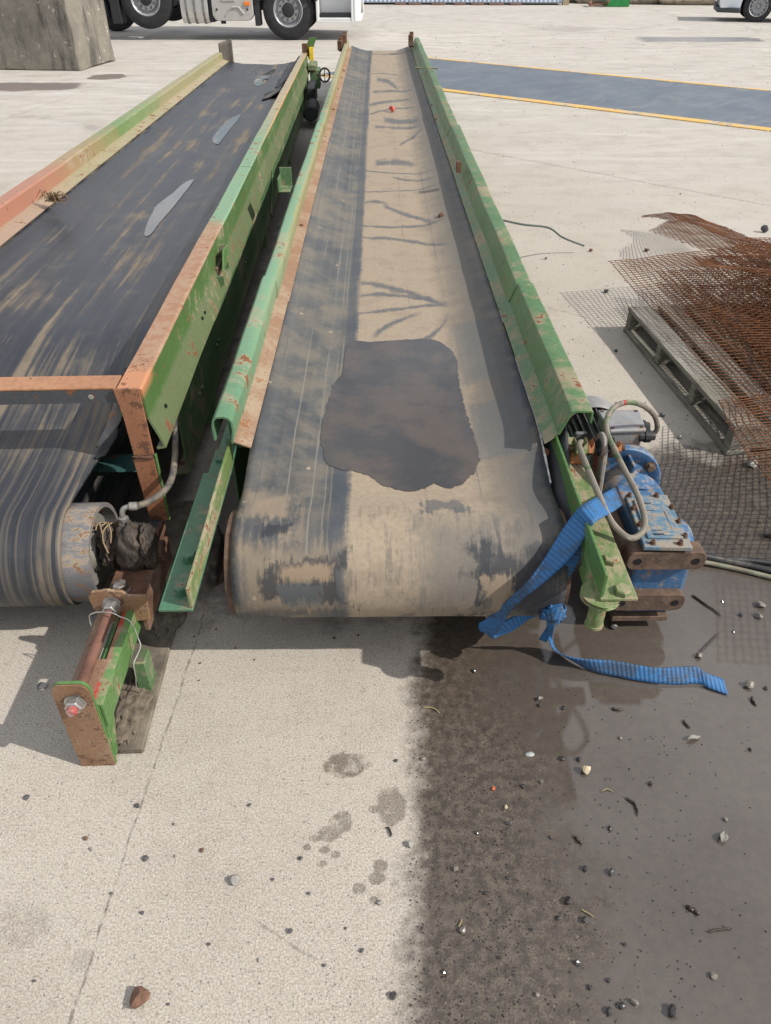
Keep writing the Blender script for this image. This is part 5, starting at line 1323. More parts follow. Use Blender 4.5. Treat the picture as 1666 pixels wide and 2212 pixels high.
m = MB(); m.tube(catmull(hp, 8), 0.0095, 12); hs = m.build('hose', HOSE, cl, smooth=True)
c = catmull(hp[:3], 8); m = MB(); m.tube(c[:8], 0.0118, 12); m.build('ferrule', FIT, hs, smooth=True, autosmooth=40)
# far end: rubber flap on the left rail, post ends, yellow tape, valve wheel and drive
m = MB()
m.grid(lambda u, v: (-1.06+0.17*u, 9.37+0.05*sin(u*2), 0.50+0.24*v-0.10*(1-v)*(1-u)*0+0.05*u*v), 8, 6); m.build('rubber_flap', flat_mat('worn grey rubber', (0.13, 0.115, 0.095), 0.85, 0, 0.3, 6), cl, smooth=True, solid=0.012)
m = MB(); m.box(0.01, 0.08, 9.26, 9.32, 0.60, 0.74); m.build('end_lug', RUSTM, cl, bevel=0.004)
m = MB(); m.prism([(0.09, 0.55), (0.20, 0.80), (0.11, 0.80), (0.05, 0.70)], (0, 9.33, 0), (0, 9.36, 0), (1, 0, 0), (0, 0, 1)); m.build('end_plate', GREEN, cl)
m = MB(); m.box(0.102, 0.150, 9.24, 9.32, 0.56, 0.70); m.build('yellow_tape', flat_mat('yellow tape', (0.75, 0.50, 0.02), 0.5), cl)
m = MB(); m.box(0.102, 0.20, 8.7, 9.22, 0.50, 0.56); m.box(0.12, 0.24, 8.75, 9.15, 0.30, 0.50); m.build('drive_bracket', GREEN_D, cl, bevel=0.006)
m = MB(); m.box(0.11, 0.21, 7.9, 8.6, 0.22, 0.42); m.cyl((0.185, 7.2, 0.25), (0.185, 7.75, 0.25), 0.085, 20); m.build('drive_motor', BLK, cl, bevel=0.02)
m = MB(); cw = Vector((0.31, 8.55, 0.47)); ring = [cw + Vector((0.062*cos(2*pi*k/24), 0.02*sin(2*pi*k/24), 0.070*sin(2*pi*k/24))) for k in range(25)]
m.tube(ring, 0.011, 8); m.cyl(cw - Vector((0.062, 0, 0)), cw + Vector((0.062, 0, 0)), 0.008, 8); m.cyl(cw - Vector((0, 0, 0.070)), cw + Vector((0, 0, 0.070)), 0.008, 8); m.cyl((0.22, 8.6, 0.46), cw, 0.012, 8); m.build('valve_wheel', BLK, cl, smooth=True, autosmooth=40)

# tie wire caught on the rod
tw = [(490,1100,.21),(478,1060,.225),(475,1020,.245),(500,1003,.255),(545,994,.262),(640,1000,.268),(700,1028,.262),(760,1050,.25),(800,1100,.235),(830,1180,.20),(850,1240,.18),(830,1300,.165),(800,1370,.15),(805,1420,.13),(815,1480,.10),(820,1540,.06),(850,1612,.012)]
m = MB(); m.tube(catmull([at(54+a*0.294, 1030+b*0.294, z) for a, b, z in tw], 5), 0.0017, 6)
tag(m.build('tie_wire', flat_mat('galvanised wire', (0.50, 0.49, 0.47), 0.35, 0.7), smooth=True), 'thin bright bent wire hooked over the threaded rod of the take-up', 'wire')

# rain water standing on the left belt
LPUD = water_mat('clear rain water', (0.030, 0.030, 0.034), (0.045, 0.038, 0.034), 5)
def lp(pts): return [(162.7+a*0.2604, 81.3+b*0.2604) for a, b in pts]
for pts, lab, sd in ((lp([(575,1640),(600,1550),(640,1470),(690,1390),(800,1310),(900,1220),(985,1185),(960,1230),(860,1360),(760,1480),(690,1560),(640,1630),(600,1660)]), 'long rain puddle nearest the camera on the left black belt', 1),
                     (lp([(1140,850),(1160,810),(1220,740),(1290,680),(1375,640),(1350,690),(1290,760),(1230,840),(1190,890),(1155,885)]), 'middle rain puddle on the left black belt', 2),
                     (lp([(1480,385),(1500,350),(1560,310),(1650,265),(1655,280),(1620,325),(1570,380),(1520,410),(1490,400)]), 'farthest small rain puddle on the left black belt', 3)):
    loc = []
    for a, b in pts:
        z = 0.50
        for _ in range(4):
            p = at(a, b, z); q = MLI @ p; z = (ML @ Vector((q.x, q.y, lbelt_z(q.x, q.y)))).z
        loc.append((q.x, q.y))
    o = pool('rain_puddle', loc, lambda x, y: lbelt_z(x, y)+0.0075, LPUD, None, sd, 0.004, 6)
    o.location = L_LOC; o.rotation_euler = L_ROT
    tag(o, lab, 'puddle', 'rain puddles on the left belt')

# ------------------------------------------------------------------ blue webbing strap
def strap_mat():
    g = Mat('blue webbing'); uv = g.uv(); u, v, _ = g.xyz(uv); o = g.obj()
    rib = g.wave(g.vec(v, 0.0, 0.0), 26, 0.0, 'X')
    weave = g.wave(g.vec(u, v*0.35, 0.0), 75, 0.3, 'X')
    n = g.noise(o, 9, 6, 0.65); n2 = g.noise(o, 60, 4, 0.7)
    c = g.mix(rib*0.6+weave*0.25, (0.016, 0.090, 0.235), (0.034, 0.175, 0.410))
    c = g.mix(g.step(n*0.7+n2*0.3, 0.47, 0.60)*0.70, c, (0.040, 0.048, 0.058))
    c = g.mix(g.step(v, 0.040, 0.010)*0.75, c, (0.035, 0.034, 0.034))
    return g.set(color=c, rough=0.6, normal=g.bump(rib*0.8 + weave*0.4, 0.6, 0.002))
def Z5(a, b): return (976.1+a*0.414, 813.4+b*0.414)
def ribbon(m, pairs, v0=0.0, n=7):
    A = catmull([p[0] for p in pairs], n); B = catmull([p[1] for p in pairs], n)
    L = v0; base = len(m.v); k = 5; vs = []
    if m.uv is None: m.uv = []
    for i in range(len(A)):
        if i: L += ((A[i]+B[i])/2 - (A[i-1]+B[i-1])/2).length
        for j in range(k+1):
            t = j/k; vs.append(A[i].lerp(B[i], t)); m.uv.append((t*0.05, L))
    m.add(vs, [(i*(k+1)+j, i*(k+1)+j+1, (i+1)*(k+1)+j+1, (i+1)*(k+1)+j) for i in range(len(A)-1) for j in range(k)])
    return L
def pr2(a, za, b, zb): return (at(*Z5(*a), za), at(*Z5(*b), zb))
STRAP = strap_mat()
strap = tag(empty('webbing_strap', (0.5, 1.4, 0)), 'blue webbing strap knotted round the conveyor frame, its tail lying in the wet', 'strap')
SO = Vector((0.5, 1.4, 0))
def strap_part(name, pairs, v0=0.0):
    m = MB(); L = ribbon(m, [(a-SO, b-SO) for a, b in pairs], v0); m.build(name, STRAP, strap, smooth=True, solid=0.0028, offset=0); return L
strap_part('looped_band', [pr2((862,570), 0.450, (893,668), 0.440), pr2((800,605), 0.480, (850,700), 0.465), pr2((735,640), 0.508, (790,735), 0.500), pr2((668,682), 0.508, (738,768), 0.503),
    pr2((620,738), 0.475, (708,815), 0.470), pr2((560,825), 0.445, (655,905), 0.435), pr2((490,940), 0.412, (570,1000), 0.400), pr2((400,1062), 0.375, (440,1108), 0.368), pr2((330,1130), 0.325, (372,1160), 0.318),
    pr2((250,1205), 0.250, (300,1235), 0.240), pr2((185,1262), 0.185, (262,1300), 0.160), pr2((140,1292), 0.150, (212,1366), 0.085), pr2((165,1330), 0.110, (250,1355), 0.070), pr2((300,1262), 0.125, (330,1318), 0.085), pr2((400,1215), 0.165, (410,1262), 0.125), pr2((470,1195), 0.215, (480,1245), 0.185)], 0.0)
strap_part('rising_band', [pr2((478,1200), 0.240, (545,1205), 0.240), pr2((490,1140), 0.275, (548,1140), 0.275), pr2((515,1075), 0.315, (572,1085), 0.315), pr2((550,1015), 0.355, (620,1035), 0.350), pr2((600,950), 0.392, (672,965), 0.385), pr2((650,880), 0.425, (700,890), 0.42)], 0.2)
strap_part('tail', [pr2((495,1270), 0.175, (545,1275), 0.175), pr2((497,1320), 0.120, (530,1330), 0.120), pr2((505,1370), 0.075, (525,1375), 0.050), pr2((540,1430), 0.045, (550,1430), 0.008), pr2((620,1465), 0.047, (625,1480), 0.006), pr2((720,1475), 0.046, (735,1537), 0.005), pr2((830,1480), 0.045, (840,1562), 0.005),
    pr2((950,1500), 0.044, (960,1585), 0.005), pr2((1060,1518), 0.042, (1065,1600), 0.005), pr2((1180,1515), 0.043, (1190,1608), 0.005), pr2((1275,1513), 0.042, (1290,1603), 0.005), pr2((1330,1545), 0.030, (1345,1628), 0.005), pr2((1415,1580), 0.012, (1440,1660), 0.004)], 0.5)
strap_part('short_end', [pr2((505,1290), 0.15, (535,1300), 0.15), pr2((480,1330), 0.10, (512,1345), 0.10), pr2((455,1370), 0.055, (495,1385), 0.05)], 0.8)
kc = at(*Z5(527, 1232), 0.235) - SO
m = MB(); m.uv = []
for k, (ax, rr) in enumerate((((1, 0.2, 0.35), 0.024), ((0.25, 0.3, 1), 0.026), ((0.8, -0.4, -0.5), 0.022))):
    d, a, b = frame_of(Vector(ax)); pairs = []
    for i in range(15):
        t = 2*pi*i/14; rad = rr*(1+0.12*sin(2*t+k)); off = 0.010*sin(t*1.3+k)
        cpt = kc + rad*(cos(t)*a + sin(t)*b) + d*off
        pairs.append((cpt - d*0.017, cpt + d*0.017))
    ribbon(m, pairs, 0.1*k, 3)
m.build('knot', STRAP, strap, smooth=True, solid=0.0045, offset=0)

# ------------------------------------------------------------------ pallet
def wood_mat():
    g = Mat('weathered pallet wood'); o = g.obj()
    gr = g.noise(g.scaled(o, (75, 2.2, 75)), 1.0, 7, 0.7); n = g.noise(o, 4, 5, 0.6); f = g.noise(g.scaled(o, (120, 8, 120)), 1, 4, 0.7)
    c = g.mix(g.step(gr, 0.3, 0.7), (0.125, 0.112, 0.092), (0.300, 0.280, 0.240))
    c = g.mix(g.step(n, 0.50, 0.65)*0.5, c, (0.13, 0.115, 0.08))
    c = g.mix(g.step(f, 0.50, 0.64)*0.65, c, (0.07, 0.062, 0.052))
    return g.set(color=c, rough=0.9, normal=g.bump(gr+f*0.5, 0.5, 0.004))
WOOD = wood_mat()
PA, PB = Vector((1.245, 3.655, 0)), Vector((1.345, 2.460, 0))
e1 = (PB-PA).normalized(); plen = (PB-PA).length
prot = atan2(e1.y, e1.x) + pi/2        # local +Y points from near end to far end
pallet = tag(empty('pallet', PB, (0, 0, prot)), 'weathered grey wooden pallet under the heap of rusty mesh', 'pallet')
# local: origin at near left bottom corner, +y away, +x right
def board(name, x0, x1, y0, y1, z0, z1, sag=0.0):
    m = MB(); m.box(x0, x1, y0, y1, z0, z1); return m.build(name, WOOD, pallet, bevel=0.003)
xb = 0.0
for wd in (0.118, 0.10, 0.10, 0.12, 0.10, 0.10, 0.118):
    board('deck_board', xb, xb+wd, -0.004+random.uniform(-.01, .01), plen, 0.112, 0.134+random.uniform(-.001, .001)); xb += wd + 0.042
for k, yy in enumerate((0.0, 0.36, 0.75, plen-0.050)):
    board('bearer', 0.006, 1.0, yy+0.004, yy+0.050, 0.0225, 0.1115)
for x0 in (-0.002, 0.44, 0.88): board('bottom_board', x0, x0+0.10, 0.0, plen, 0.0, 0.022)
for y in (0.03, 0.38, 0.77, plen-0.02):
    for x in (0.03, 0.09):
        m = MB(); m.cyl((x, y, 0.1335), (x, y, 0.1355), 0.004, 8); m.build('nail', RUSTM, pallet)

# ------------------------------------------------------------------ rusty wire mesh sheets
def mesh_mat():
    g = Mat('rusty wire'); o = g.obj(); n = g.noise(o, 40, 4, 0.7); b2 = g.noise(o, 3, 4)
    c = g.mix(g.step(n, 0.3, 0.7), (0.085, 0.033, 0.013), (0.205, 0.079, 0.028))
    c = g.mix(g.step(b2, 0.45, 0.7)*0.5, c, (0.060, 0.028, 0.016))
    return g.set(color=c, rough=0.9)
WIRE = mesh_mat()
def wire_sheet(label, corners, sp, bump, seed, r=0.0022, cut=None, lo=0.0):
    """corners a,b,c,d in order round the sheet; ab and dc run the same way"""
    a, b2, c, d = map(Vector, corners)
    def S_(u, v):
        p = a.lerp(b2, u).lerp(d.lerp(c, u), v)
        p.z += bump(u, v) + 0.010*fbm(u*3+seed, v*3, 1)
        p.x += 0.012*fbm(u*2.2+seed, v*2.2, 4); p.y += 0.012*fbm(u*2.2+seed, v*2.2, 9)
        p.z = max(p.z, lo)
        return p
    Lu = ((b2-a).length + (c-d).length)/2; Lv = ((d-a).length + (c-b2).length)/2
    nu, nv = int(Lu/sp), int(Lv/sp); m = MB(); rnd = random.Random(seed)
    def run(f, n0, n1):
        pts = []; N = 26
        e0, e1_ = -rnd.uniform(0, 0.5)/n1, rnd.uniform(0, 0.5)/n1
        for i in range(N+1):
            t = e0 + (1+e1_-e0)*i/N; pts.append(f(t))
        seg = []
        for p, t in zip(pts, [e0+(1+e1_-e0)*i/N for i in range(N+1)]):
            seg.append((p, t))
        return seg
    def emit(seg, keep):
        cur = []
        for p, t in seg:
            if keep(t): cur.append(p)
            else:
                if len(cur) > 1: m.tube(cur, r, 4, True)
                cur = []
        if len(cur) > 1: m.tube(cur, r, 4, True)
    cutf = cut or (lambda u, v: True)
    for i in range(nu+1):
        u = i/nu; emit(run(lambda t: S_(u, t), nu, nv), lambda t: cutf(u, t))
    for j in range(nv+1):
        v = j/nv; emit(run(lambda t: S_(t, v) + Vector((0, 0, r*1.6)), nv, nu), lambda t: cutf(t, v))
    o = m.build('wire_mesh_sheet', WIRE)
    tag(o, label, 'wire mesh', 'rusty mesh sheets heaped on the pallet'); return o
G2 = lambda u, v, cu, cv, su, sv: math.exp(-((u-cu)/su)**2 - ((v-cv)/sv)**2)
wire_sheet('rusty mesh sheet whose long left edge lies along the pallet top board', [(1.25, 4.12, 0.205), (2.65, 4.35, 0.26), (2.75, 2.45, 0.26), (1.42, 2.52, 0.150)], 0.029,
           lambda u, v: 0.15*math.exp(-((u-0.20-0.42*v)/0.11)**2)*sm(0.0, 0.5, v) + 0.05*G2(u, v, 0.7, 0.4, 0.3, 0.4), 1)
wire_sheet('rusty mesh sheet that hangs out over the near end of the pallet', [(1.335, 2.62, 0.155), (2.7, 2.9, 0.24), (2.6, 1.66, 0.44), (1.15, 1.72, 0.355)], 0.029,
           lambda u, v: -0.04*sin(pi*v)*(1-u), 2)
wire_sheet('torn far mesh sheet reaching out over the dry concrete', [(1.79, 5.36, 0.10), (2.15, 5.22, 0.12), (2.35, 3.9, 0.30), (1.52, 3.95, 0.17)], 0.028,
           lambda u, v: 0.03*sin(3*u+2*v), 3, cut=lambda u, v: not (u < 0.30-1.7*abs(v-0.17) and 0.05 < v < 0.31) and not (u < (v-0.38)*0.9), lo=0.004)
wire_sheet('level mesh sheet at the right-hand back of the heap', [(1.95, 4.30, 0.26), (3.0, 4.28, 0.26), (3.0, 2.5, 0.36), (1.72, 2.7, 0.27)], 0.028,
           lambda u, v: 0.02*sin(6*u), 4)
wire_sheet('crumpled mesh sheet between the others in the middle of the heap', [(1.50, 4.05, 0.17), (2.7, 3.7, 0.30), (2.7, 2.3, 0.34), (1.62, 2.5, 0.20)], 0.029,
           lambda u, v: 0.06*sin(7*u+2*v)*v, 5)
wire_sheet('lowest mesh sheet flat on the pallet boards', [(1.46, 3.9, 0.146), (2.6, 3.8, 0.15), (2.6, 2.5, 0.15), (1.58, 2.55, 0.146)], 0.029, lambda u, v: 0.012, 6, lo=0.142)
wire_sheet('skewed mesh sheet turned across the middle of the heap', [(1.72, 4.15, 0.22), (2.95, 3.5, 0.33), (2.55, 2.25, 0.30), (1.62, 2.85, 0.20)], 0.029,
           lambda u, v: 0.04*sin(5*v+3*u), 7)
wire_sheet('upper mesh sheet at the right edge of the picture, bulging upwards', [(1.95, 3.75, 0.27), (3.0, 3.9, 0.34), (2.9, 2.2, 0.36), (1.85, 2.35, 0.26)], 0.029,
           lambda u, v: 0.10*G2(u, v, 0.4, 0.5, 0.35, 0.5), 8)
# loose upright wire ends
m = MB()
for k in range(6):
    p = at(1610+k*13, 628+k*6, 0.34); m.cyl(p, p+Vector((0.004*k, 0.0, 0.05+0.007*k)), 0.0017, 5)
tag(m.build('loose_wire', WIRE), 'short row of wire ends sticking up from the mesh heap', 'wire')

# ------------------------------------------------------------------ cables on the ground
CABB = flat_mat('black cable sheath', (0.025, 0.025, 0.027), 0.5, 0, 0.3, 20, 0.2, 60, (0.09, 0.08, 0.07), 0.2)
m = MB(); m.tube(catmull([at(1440,1180,.02), at(1500, 1196, 0.03), at(1560, 1209, 0.02), at(1620, 1222, 0.012), at(1700, 1240, 0.012), at(1800, 1250, .012)], 6), 0.0115, 10)
tag(m.build('cable', CABB, smooth=True), 'thick black cable leaving from behind the blue gearbox', 'cable', 'cables on the wet ground')
m = MB(); m.tube(catmull([at(1450,1190,.02), at(1520, 1203, 0.014), at(1580, 1208, 0.012), at(1640, 1213, 0.010), at(1720, 1222, 0.010)], 6), 0.009, 10)
tag(m.build('cable', CABB, smooth=True), 'thinner dark cable just behind the thick black one', 'cable', 'cables on the wet ground')
m = MB(); m.tube(catmull([at(1450,1210,.015), at(1515, 1214, 0.012), at(1560, 1222, 0.010), at(1610, 1233, 0.009), at(1680, 1250, 0.009), at(1750, 1262, .009)], 6), 0.008, 10)
tag(m.build('cable', flat_mat('paint-splashed cable', (0.20, 0.20, 0.14), 0.6, 0, 0.3, 12, 0.2, 60, (0.30, 0.10, 0.07), 0.4), smooth=True), 'paint-splashed pale green and red cable nearest the puddle', 'cable', 'cables on the wet ground')
# thin dark rod poking out from the right rail
m = MB(); m.tube(catmull([at(1070, 472, 0.42), at(1130, 485, 0.30), at(1185, 492, 0.24), at(1216, 513, 0.12), at(1262, 531, 0.05)], 6), 0.006, 8)
tag(m.build('thin_rod', flat_mat('dark rod', (0.05, 0.07, 0.06), 0.6)), 'thin dark bent rod poking out over the concrete from the right rail', 'rod')

# ------------------------------------------------------------------ stones and litter
def stone(name, px, py, size, mat, label, seed, squash=0.6, z=0.0, group=None, cat='stone', stretch=1.0):
    bm = bmesh.new(); bmesh.ops.create_icosphere(bm, subdivisions=2, radius=1.0); rnd = random.Random(seed)
    planes = [(Vector((rnd.uniform(-1, 1), rnd.uniform(-1, 1), rnd.uniform(-.6, 1))).normalized(), rnd.uniform(0.45, 0.85)) for _ in range(9)]
    for v in bm.verts:
        for n, d in planes:
            e = v.co.dot(n) - d
            if e > 0: v.co -= n*e
        v.co += mnoise.noise_vector(v.co*2.2+Vector((seed, 0, 0)))*0.06
        v.co = Vector((v.co.x*size*stretch, v.co.y*size, v.co.z*size*squash))
    zmin = min(v.co.z for v in bm.verts)
    for v in bm.verts: v.co.z -= zmin + size*0.04
    me = bpy.data.meshes.new(name); bm.to_mesh(me); bm.free(); me.materials.append(mat)
    o = bpy.data.objects.new(name, me); COL.objects.link(o); o.location = at(px, py, z); o.rotation_euler.z = rnd.uniform(0, 6)
    tag(o, label, cat, group); return o
ST_D = flat_mat('dark grey stone', (0.085, 0.085, 0.09), 0.8, 0, 0.4, 30, 0.5, 90)
ST_L = flat_mat('pale grey stone', (0.30, 0.285, 0.26), 0.9, 0, 0.3, 25, 0.6, 80)
ST_B = flat_mat('brown stone', (0.16, 0.085, 0.055), 0.85, 0, 0.45, 22, 0.6, 70, (0.40, 0.26, 0.14), 0.3)
ST_C = flat_mat('cream stone', (0.52, 0.43, 0.29), 0.8, 0, 0.2, 25, 0.4, 80)
g = Mat('wet dark stone'); o_ = g.obj(); c_ = g.mix(g.noise(o_, 40, 4), (0.020, 0.019, 0.019), (0.065, 0.058, 0.052)); ST_W = g.set(color=c_, rough=0.22, coat=0.7, coatr=0.08, normal=g.bump(g.noise(o_, 70, 3), 0.4, 0.003))
g = Mat('wet pale stone'); o_ = g.obj(); c_ = g.mix(g.noise(o_, 40, 4), (0.14, 0.12, 0.10), (0.26, 0.23, 0.19)); ST_WL = g.set(color=c_, rough=0.3, coat=0.6, coatr=0.1, normal=g.bump(g.noise(o_, 70, 3), 0.4, 0.003))
sd = 100
for px, py, s, mt, lab, sq in (
    (93, 1484, 0.0155, ST_D, 'flat dark grey stone in the shadow left of the take-up', 0.5),
    (511, 1903, 0.0140, ST_L, 'pale grey chunky stone alone on the dry concrete', 0.8),
    (305, 2162, 0.0215, ST_B, 'reddish brown broken stone at the bottom left', 0.9),
    (60, 1724, 0.0075, ST_D, 'small dark stone near the left edge of the dry concrete', 0.8),
    (298, 1743, 0.0070, ST_D, 'dark pebble touching the joint line below the take-up plate', 0.8),
    (316, 1856, 0.0085, ST_D, 'greenish grey pebble right of the joint line', 0.7),
    (885, 1826, 0.0100, ST_L, 'grey pebble on the edge of the wet patch', 0.7),
    (1265, 1667, 0.0130, ST_C, 'cream stone at the tip of the brown reflection', 0.9),
    (1228, 1948, 0.0105, ST_W, 'wet black stone in the middle of the lower wet ground', 0.8),
    (1455, 2187, 0.0130, ST_W, 'wet black stone at the bottom edge towards the right', 0.8),
    (1618, 1484, 0.0140, ST_WL, 'wet pale stone right of the strap tail', 0.8),
    (1642, 1310, 0.0150, ST_WL, 'wet grey stone at the right edge below the cables', 0.6),
    (1638, 1334, 0.0130, ST_WL, 'smaller wet stone beside the grey one at the right edge', 0.6),
    (1325, 1356, 0.0125, ST_W, 'wet stone beside the foot of the hanging stud', 0.7),
    (1510, 1420, 0.0105, ST_WL, 'pale wet pebble at the end of a mud streak', 0.7),
    (1623, 1008, 0.0230, ST_L, 'round grey stone just in front of the pallet', 0.7),
    (1650, 502, 0.0300, ST_D, 'dark angular stone far right on the dry concrete', 0.9),
    (1310, 632, 0.0180, ST_D, 'dark stone in the mesh shadow left of the pallet', 0.7),
    (1396, 543, 0.0190, ST_B, 'rust-brown pebble left of the far mesh sheet', 0.7),
    (1276, 543, 0.0150, ST_B, 'small brown pebble on the concrete beyond the mesh tip', 0.7),
    (1660, 1160, 0.0200, ST_W, 'wet black stone at the right edge above the cables', 0.8)):
    sd += 1; stone('stone', px, py, s, mt, lab, sd, sq)
LM = [('take-up plate', 195, 1590), ('pale chunky stone', 511, 1903), ('reddish brown stone', 305, 2162), ('big damp splash', 752, 1652), ('cluster of damp drops', 715, 1800), ('front of the belt', 700, 1310),
      ('greenish joint pebble', 316, 1856), ('cream stone', 1265, 1667), ('strap tail', 1380, 1452), ('long curved twig', 1370, 1742), ('mid black stone', 1228, 1948), ('bottom black stone', 1455, 2187),
      ('orange chip', 1066, 1705), ('curled grey leaf', 1562, 1811), ('folded pale leaf', 1498, 1597), ('thick stub of wood', 1498, 1966), ('pallet', 1460, 830), ('gearbox', 1440, 1230), ('far mesh sheet', 1450, 510), ('wet-edge grey pebble', 885, 1826), ('strap knot', 1193, 1323)]
_used = set()
def spot_label(kind, px, py):
    L = sorted(LM, key=lambda t: (t[1]-px)**2 + (t[2]-py)**2)
    def rel(t):
        dx, dy = px-t[1], py-t[2]
        v = 'below' if dy > 0 else 'above'; h = 'right' if dx > 0 else 'left'
        if abs(dx) > 2.2*abs(dy): return h + ' of'
        if abs(dy) > 2.2*abs(dx): return v
        return ('lower ' if dy > 0 else 'upper ') + h + ' of'
    def near(t): return 'close ' if math.hypot(px-t[1], py-t[2]) < 75 else ''
    for cand in [f'{kind} {near(L[0])}{rel(L[0])} the {L[0][0]}'] + [f'{kind} {rel(L[0])} the {L[0][0]}, {rel(t)} the {t[0]}' for t in L[1:6]]:
        if cand not in _used and len(cand.split()) <= 16: break
    _used.add(cand); return cand
dry = [(186,1813),(199,1836),(437,1838),(650,1855),(308,1973),(452,2041),(700,2087),(782,2056),(747,2006),(316,1535),(467,1361),(722,1380),(774,1373),(420,1376),(509,1401),(550,1426),(820,1951),(667,1931),(628,2013),(433,1433),(430,1471),(376,1781),(540,1740),(590,1900),(240,1930),(560,2075),(365,2170),(75,2120),(380,1850),(1430,900),(1467,947),(1330,760),(1540,560),(1470,420),(1560,640),(1180,560)]
for i, (px, py) in enumerate(dry):
    sd += 1; stone('pebble', px, py, random.uniform(0.0035, 0.0062)*(1 if py > 1300 else 2.2), random.choice((ST_D, ST_D, ST_D, ST_B, ST_L)), spot_label('tiny dry pebble', px, py), sd, 0.75, group='tiny pebbles on dry concrete', cat='pebble')
wetp = [(1405,1695),(1320,1886),(1265,1880),(1098,1898),(1315,2119),(1370,2166),(1318,2186),(1248,2081),(1655,1488),(1165,1525),(1218,1531),(1025,1451),(915,1640),(855,1644),(1250,1642),(1318,1790),(1340,1595),(1567,1772),(1585,1366),(1600,1330),(1560,1300),(1620,1620),(1205,1985),(1150,2010),(1050,1930),(985,1880),(1130,1700),(1170,1690),(1215,1640),(1030,1800),(1265,1990),(1350,2040),(1540,2110),(1000,2010),(960,2100),(1080,2070),(1190,1810),(849,2153),(1100,1780),(1345,2175),(1160,2150),(1275,2135)]
for i, (px, py) in enumerate(wetp):
    sd += 1; stone('pebble', px, py, random.uniform(0.0042, 0.0085), random.choice((ST_W, ST_W, ST_W, ST_WL)), spot_label('tiny wet pebble', px, py), sd, 0.75, group='tiny wet pebbles', cat='pebble')
stone('plastic_scrap', 847, 241, 0.036, flat_mat('red plastic', (0.50, 0.075, 0.05), 0.6, 0, 0.4, 30), 'crumpled red scrap lying on the belt dust of the right conveyor', 61, 0.8, 0.42, cat='scrap')
stone('mud_clod', 952, 471, 0.022, RUSTM, 'dark mud clod on the belt near the right rail', 62, 0.8, 0.425, cat='clod')
stone('orange_chip', 1066, 1705, 0.006, flat_mat('orange chip', (0.55, 0.10, 0.03), 0.6), 'tiny orange chip on the wet ground', 63, 0.6, cat='chip')
stone('pale_sliver', 1143, 1630, 0.008, flat_mat('pale sliver', (0.34, 0.36, 0.35), 0.5), 'pale plastic sliver on the wet ground', 64, 0.3, cat='sliver', stretch=1.8)
stone('white_chip', 1093, 1744, 0.0055, ST_C, 'tiny off-white chip on the wet ground', 65, 0.7, cat='chip')
# twigs
TW = flat_mat('wet twig', (0.035, 0.026, 0.020), 0.4, 0, 0.4, 40); TWD = flat_mat('dry straw', (0.30, 0.24, 0.12), 0.9, 0, 0.3, 30)
def twig(pts, r, mat, label, cat='twig', name='twig', z=0.004):
    m = MB(); P = catmull([at(a, b, z) for a, b in pts], 5); n = len(P)
    P = [p + Vector((random.uniform(-1, 1), random.uniform(-1, 1), 0))*r*0.55 for p in P]
    m.tube(P, [r*(0.6+0.4*sin(pi*min(1, (i+1)/n))) for i in range(n)], 6)
    tag(m.build(name, mat, smooth=True), label, cat)
twig([(1242,1805),(1250,1815),(1257,1823)], 0.0032, TW, 'short thick wet twig in the middle of the wet ground')
twig([(1486,1958),(1498,1966),(1508,1975)], 0.0045, TW, 'thick dark stub of wood at the lower right')
twig([(1476,1555),(1483,1565),(1492,1572)], 0.0026, TW, 'bent dark twig below the strap tail')
twig([(1624,1506),(1628,1516),(1634,1522)], 0.0035, TW, 'short twig at the right below the pale stone')
twig([(1352,1722),(1372,1738),(1378,1762)], 0.0026, TW, 'long curved twig lying in the puddle')
twig([(1580,2005),(1555,2008),(1530,2012)], 0.0022, TW, 'leafy twig in the puddle at the lower right')
twig([(1505,1415),(1520,1400),(1540,1380),(1552,1368)], 0.0024, TW, 'muddy branch in the shallow puddle right of the gearbox')
twig([(1495,1285),(1510,1295),(1560,1330)], 0.003, TW, 'thin dark stalk in the puddle right of the gearbox')
twig([(836,1786),(843,1796),(846,1806)], 0.0026, TW, 'small dark twig at the edge of the dry concrete')
twig([(1320,1528),(1333,1533),(1348,1530)], 0.003, TW, 'small crooked twig just below the strap')
twig([(912,1528),(935,1529),(950,1540)], 0.0016, TWD, 'thin yellow straw on the wet edge', 'straw', 'straw')
twig([(1300,1708),(1312,1704),(1325,1709)], 0.0014, TWD, 'thin pale straw in the puddle', 'straw', 'straw')
twig([(1258,1965),(1270,1972),(1282,1980)], 0.0014, TWD, 'pale straw on the lower wet ground', 'straw', 'straw')
twig([(992,2002),(995,1994),(998,1985)], 0.0014, TWD, 'short pale straw left of the wet pebbles', 'straw', 'straw')
# dead leaves: thin cupped blades
LEAF = flat_mat('grey dead leaf', (0.24, 0.23, 0.20), 0.8, 0, 0.3, 60)
def leaf(px, py, L, W, rot, label):
    m = MB(); m.grid(lambda u, v: ((u-0.5)*L, (v-0.5)*W*sin(pi*(0.08+0.84*u)), 0.004+0.008*abs(v-0.5)+0.004*sin(u*5)), 10, 4)
    o = m.build('dead_leaf', LEAF, smooth=True, solid=0.0006); o.location = at(px, py, 0); o.rotation_euler.z = rot; tag(o, label, 'leaf')
leaf(1498, 1597, 0.040, 0.013, 0.3, 'folded pale leaf on the wet ground below the strap tail')
leaf(1562, 1811, 0.032, 0.018, 1.0, 'curled grey leaf at the right of the puddle')
leaf(1168, 1512, 0.020, 0.010, 0.8, 'small pale leaf just below the knot')
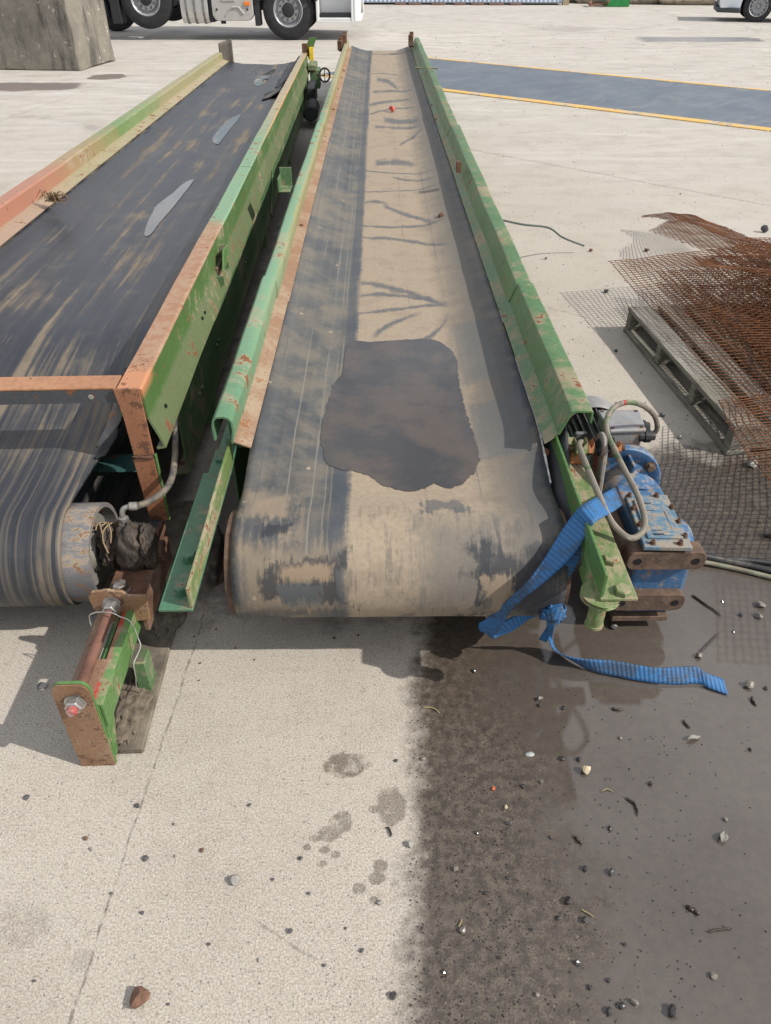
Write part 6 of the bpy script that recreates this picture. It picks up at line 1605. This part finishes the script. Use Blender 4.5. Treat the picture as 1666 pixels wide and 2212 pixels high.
# dry tuft caught on the left conveyor's skirt
m = MB(); c0 = at(112, 432, 0.56)
for k in range(34):
    a = random.uniform(-0.4, 2.4); L = random.uniform(0.04, 0.14)
    m.tube([c0+Vector((random.uniform(-.03, .03), random.uniform(-.04, .04), 0)), c0+Vector((L*cos(a)*0.6, L*sin(a)*0.4-0.03, random.uniform(0.005, 0.05))), c0+Vector((L*cos(a), L*sin(a)*0.6-0.05, random.uniform(-0.01, 0.03)))], [0.004, 0.003, 0.001], 4)
tag(m.build('dry_weed_tuft', flat_mat('dry weed', (0.17, 0.11, 0.06), 0.9, 0, 0.4, 20)), 'dry weed tuft caught on the skirt of the left conveyor', 'weed')
# grit: nobody could count it
m = MB(); rnd = random.Random(5)
def crumb(p, r):
    n = len(m.v); o = [Vector((rnd.uniform(.6, 1)*r*sx, rnd.uniform(.6, 1)*r*sy, r*sz)) for sx, sy, sz in ((1,0,.2),(-.5,.9,.1),(-.5,-.9,.2),(0,0,.9),(0,0,-.2))]
    m.add([p+q for q in o], [(0,1,3),(1,2,3),(2,0,3),(1,0,4),(2,1,4),(0,2,4)])
for k in range(2300):
    px = rnd.uniform(885, 1500) if rnd.random() < 0.8 else rnd.uniform(1200, 1660); py = rnd.uniform(1460, 2212)
    if px > 1130 and rnd.random() < 0.78: continue
    p = at(px, py, 0.0005)
    crumb(p, rnd.uniform(0.0012, 0.0034))
tag(m.build('grit', ST_W), 'scatter of wet grit over the dark ground', 'grit', kind='stuff')
m = MB()
for k in range(1500):
    p = at(rnd.uniform(0, 900), rnd.uniform(1350, 2212), 0.0003) if k < 700 else at(rnd.uniform(930, 1666), rnd.uniform(60, 980), 0.0005)
    if p.x > 0.05 and p.y < 2.4: continue
    if p.x < 0.62 and p.y > 1.2: continue
    crumb(p, rnd.uniform(0.0010, 0.0022) if k < 700 else rnd.uniform(0.002, 0.006)*max(1, p.y/6))
tag(m.build('dry_grit', ST_D), 'fine dark grit scattered over the dry concrete', 'grit', kind='stuff')
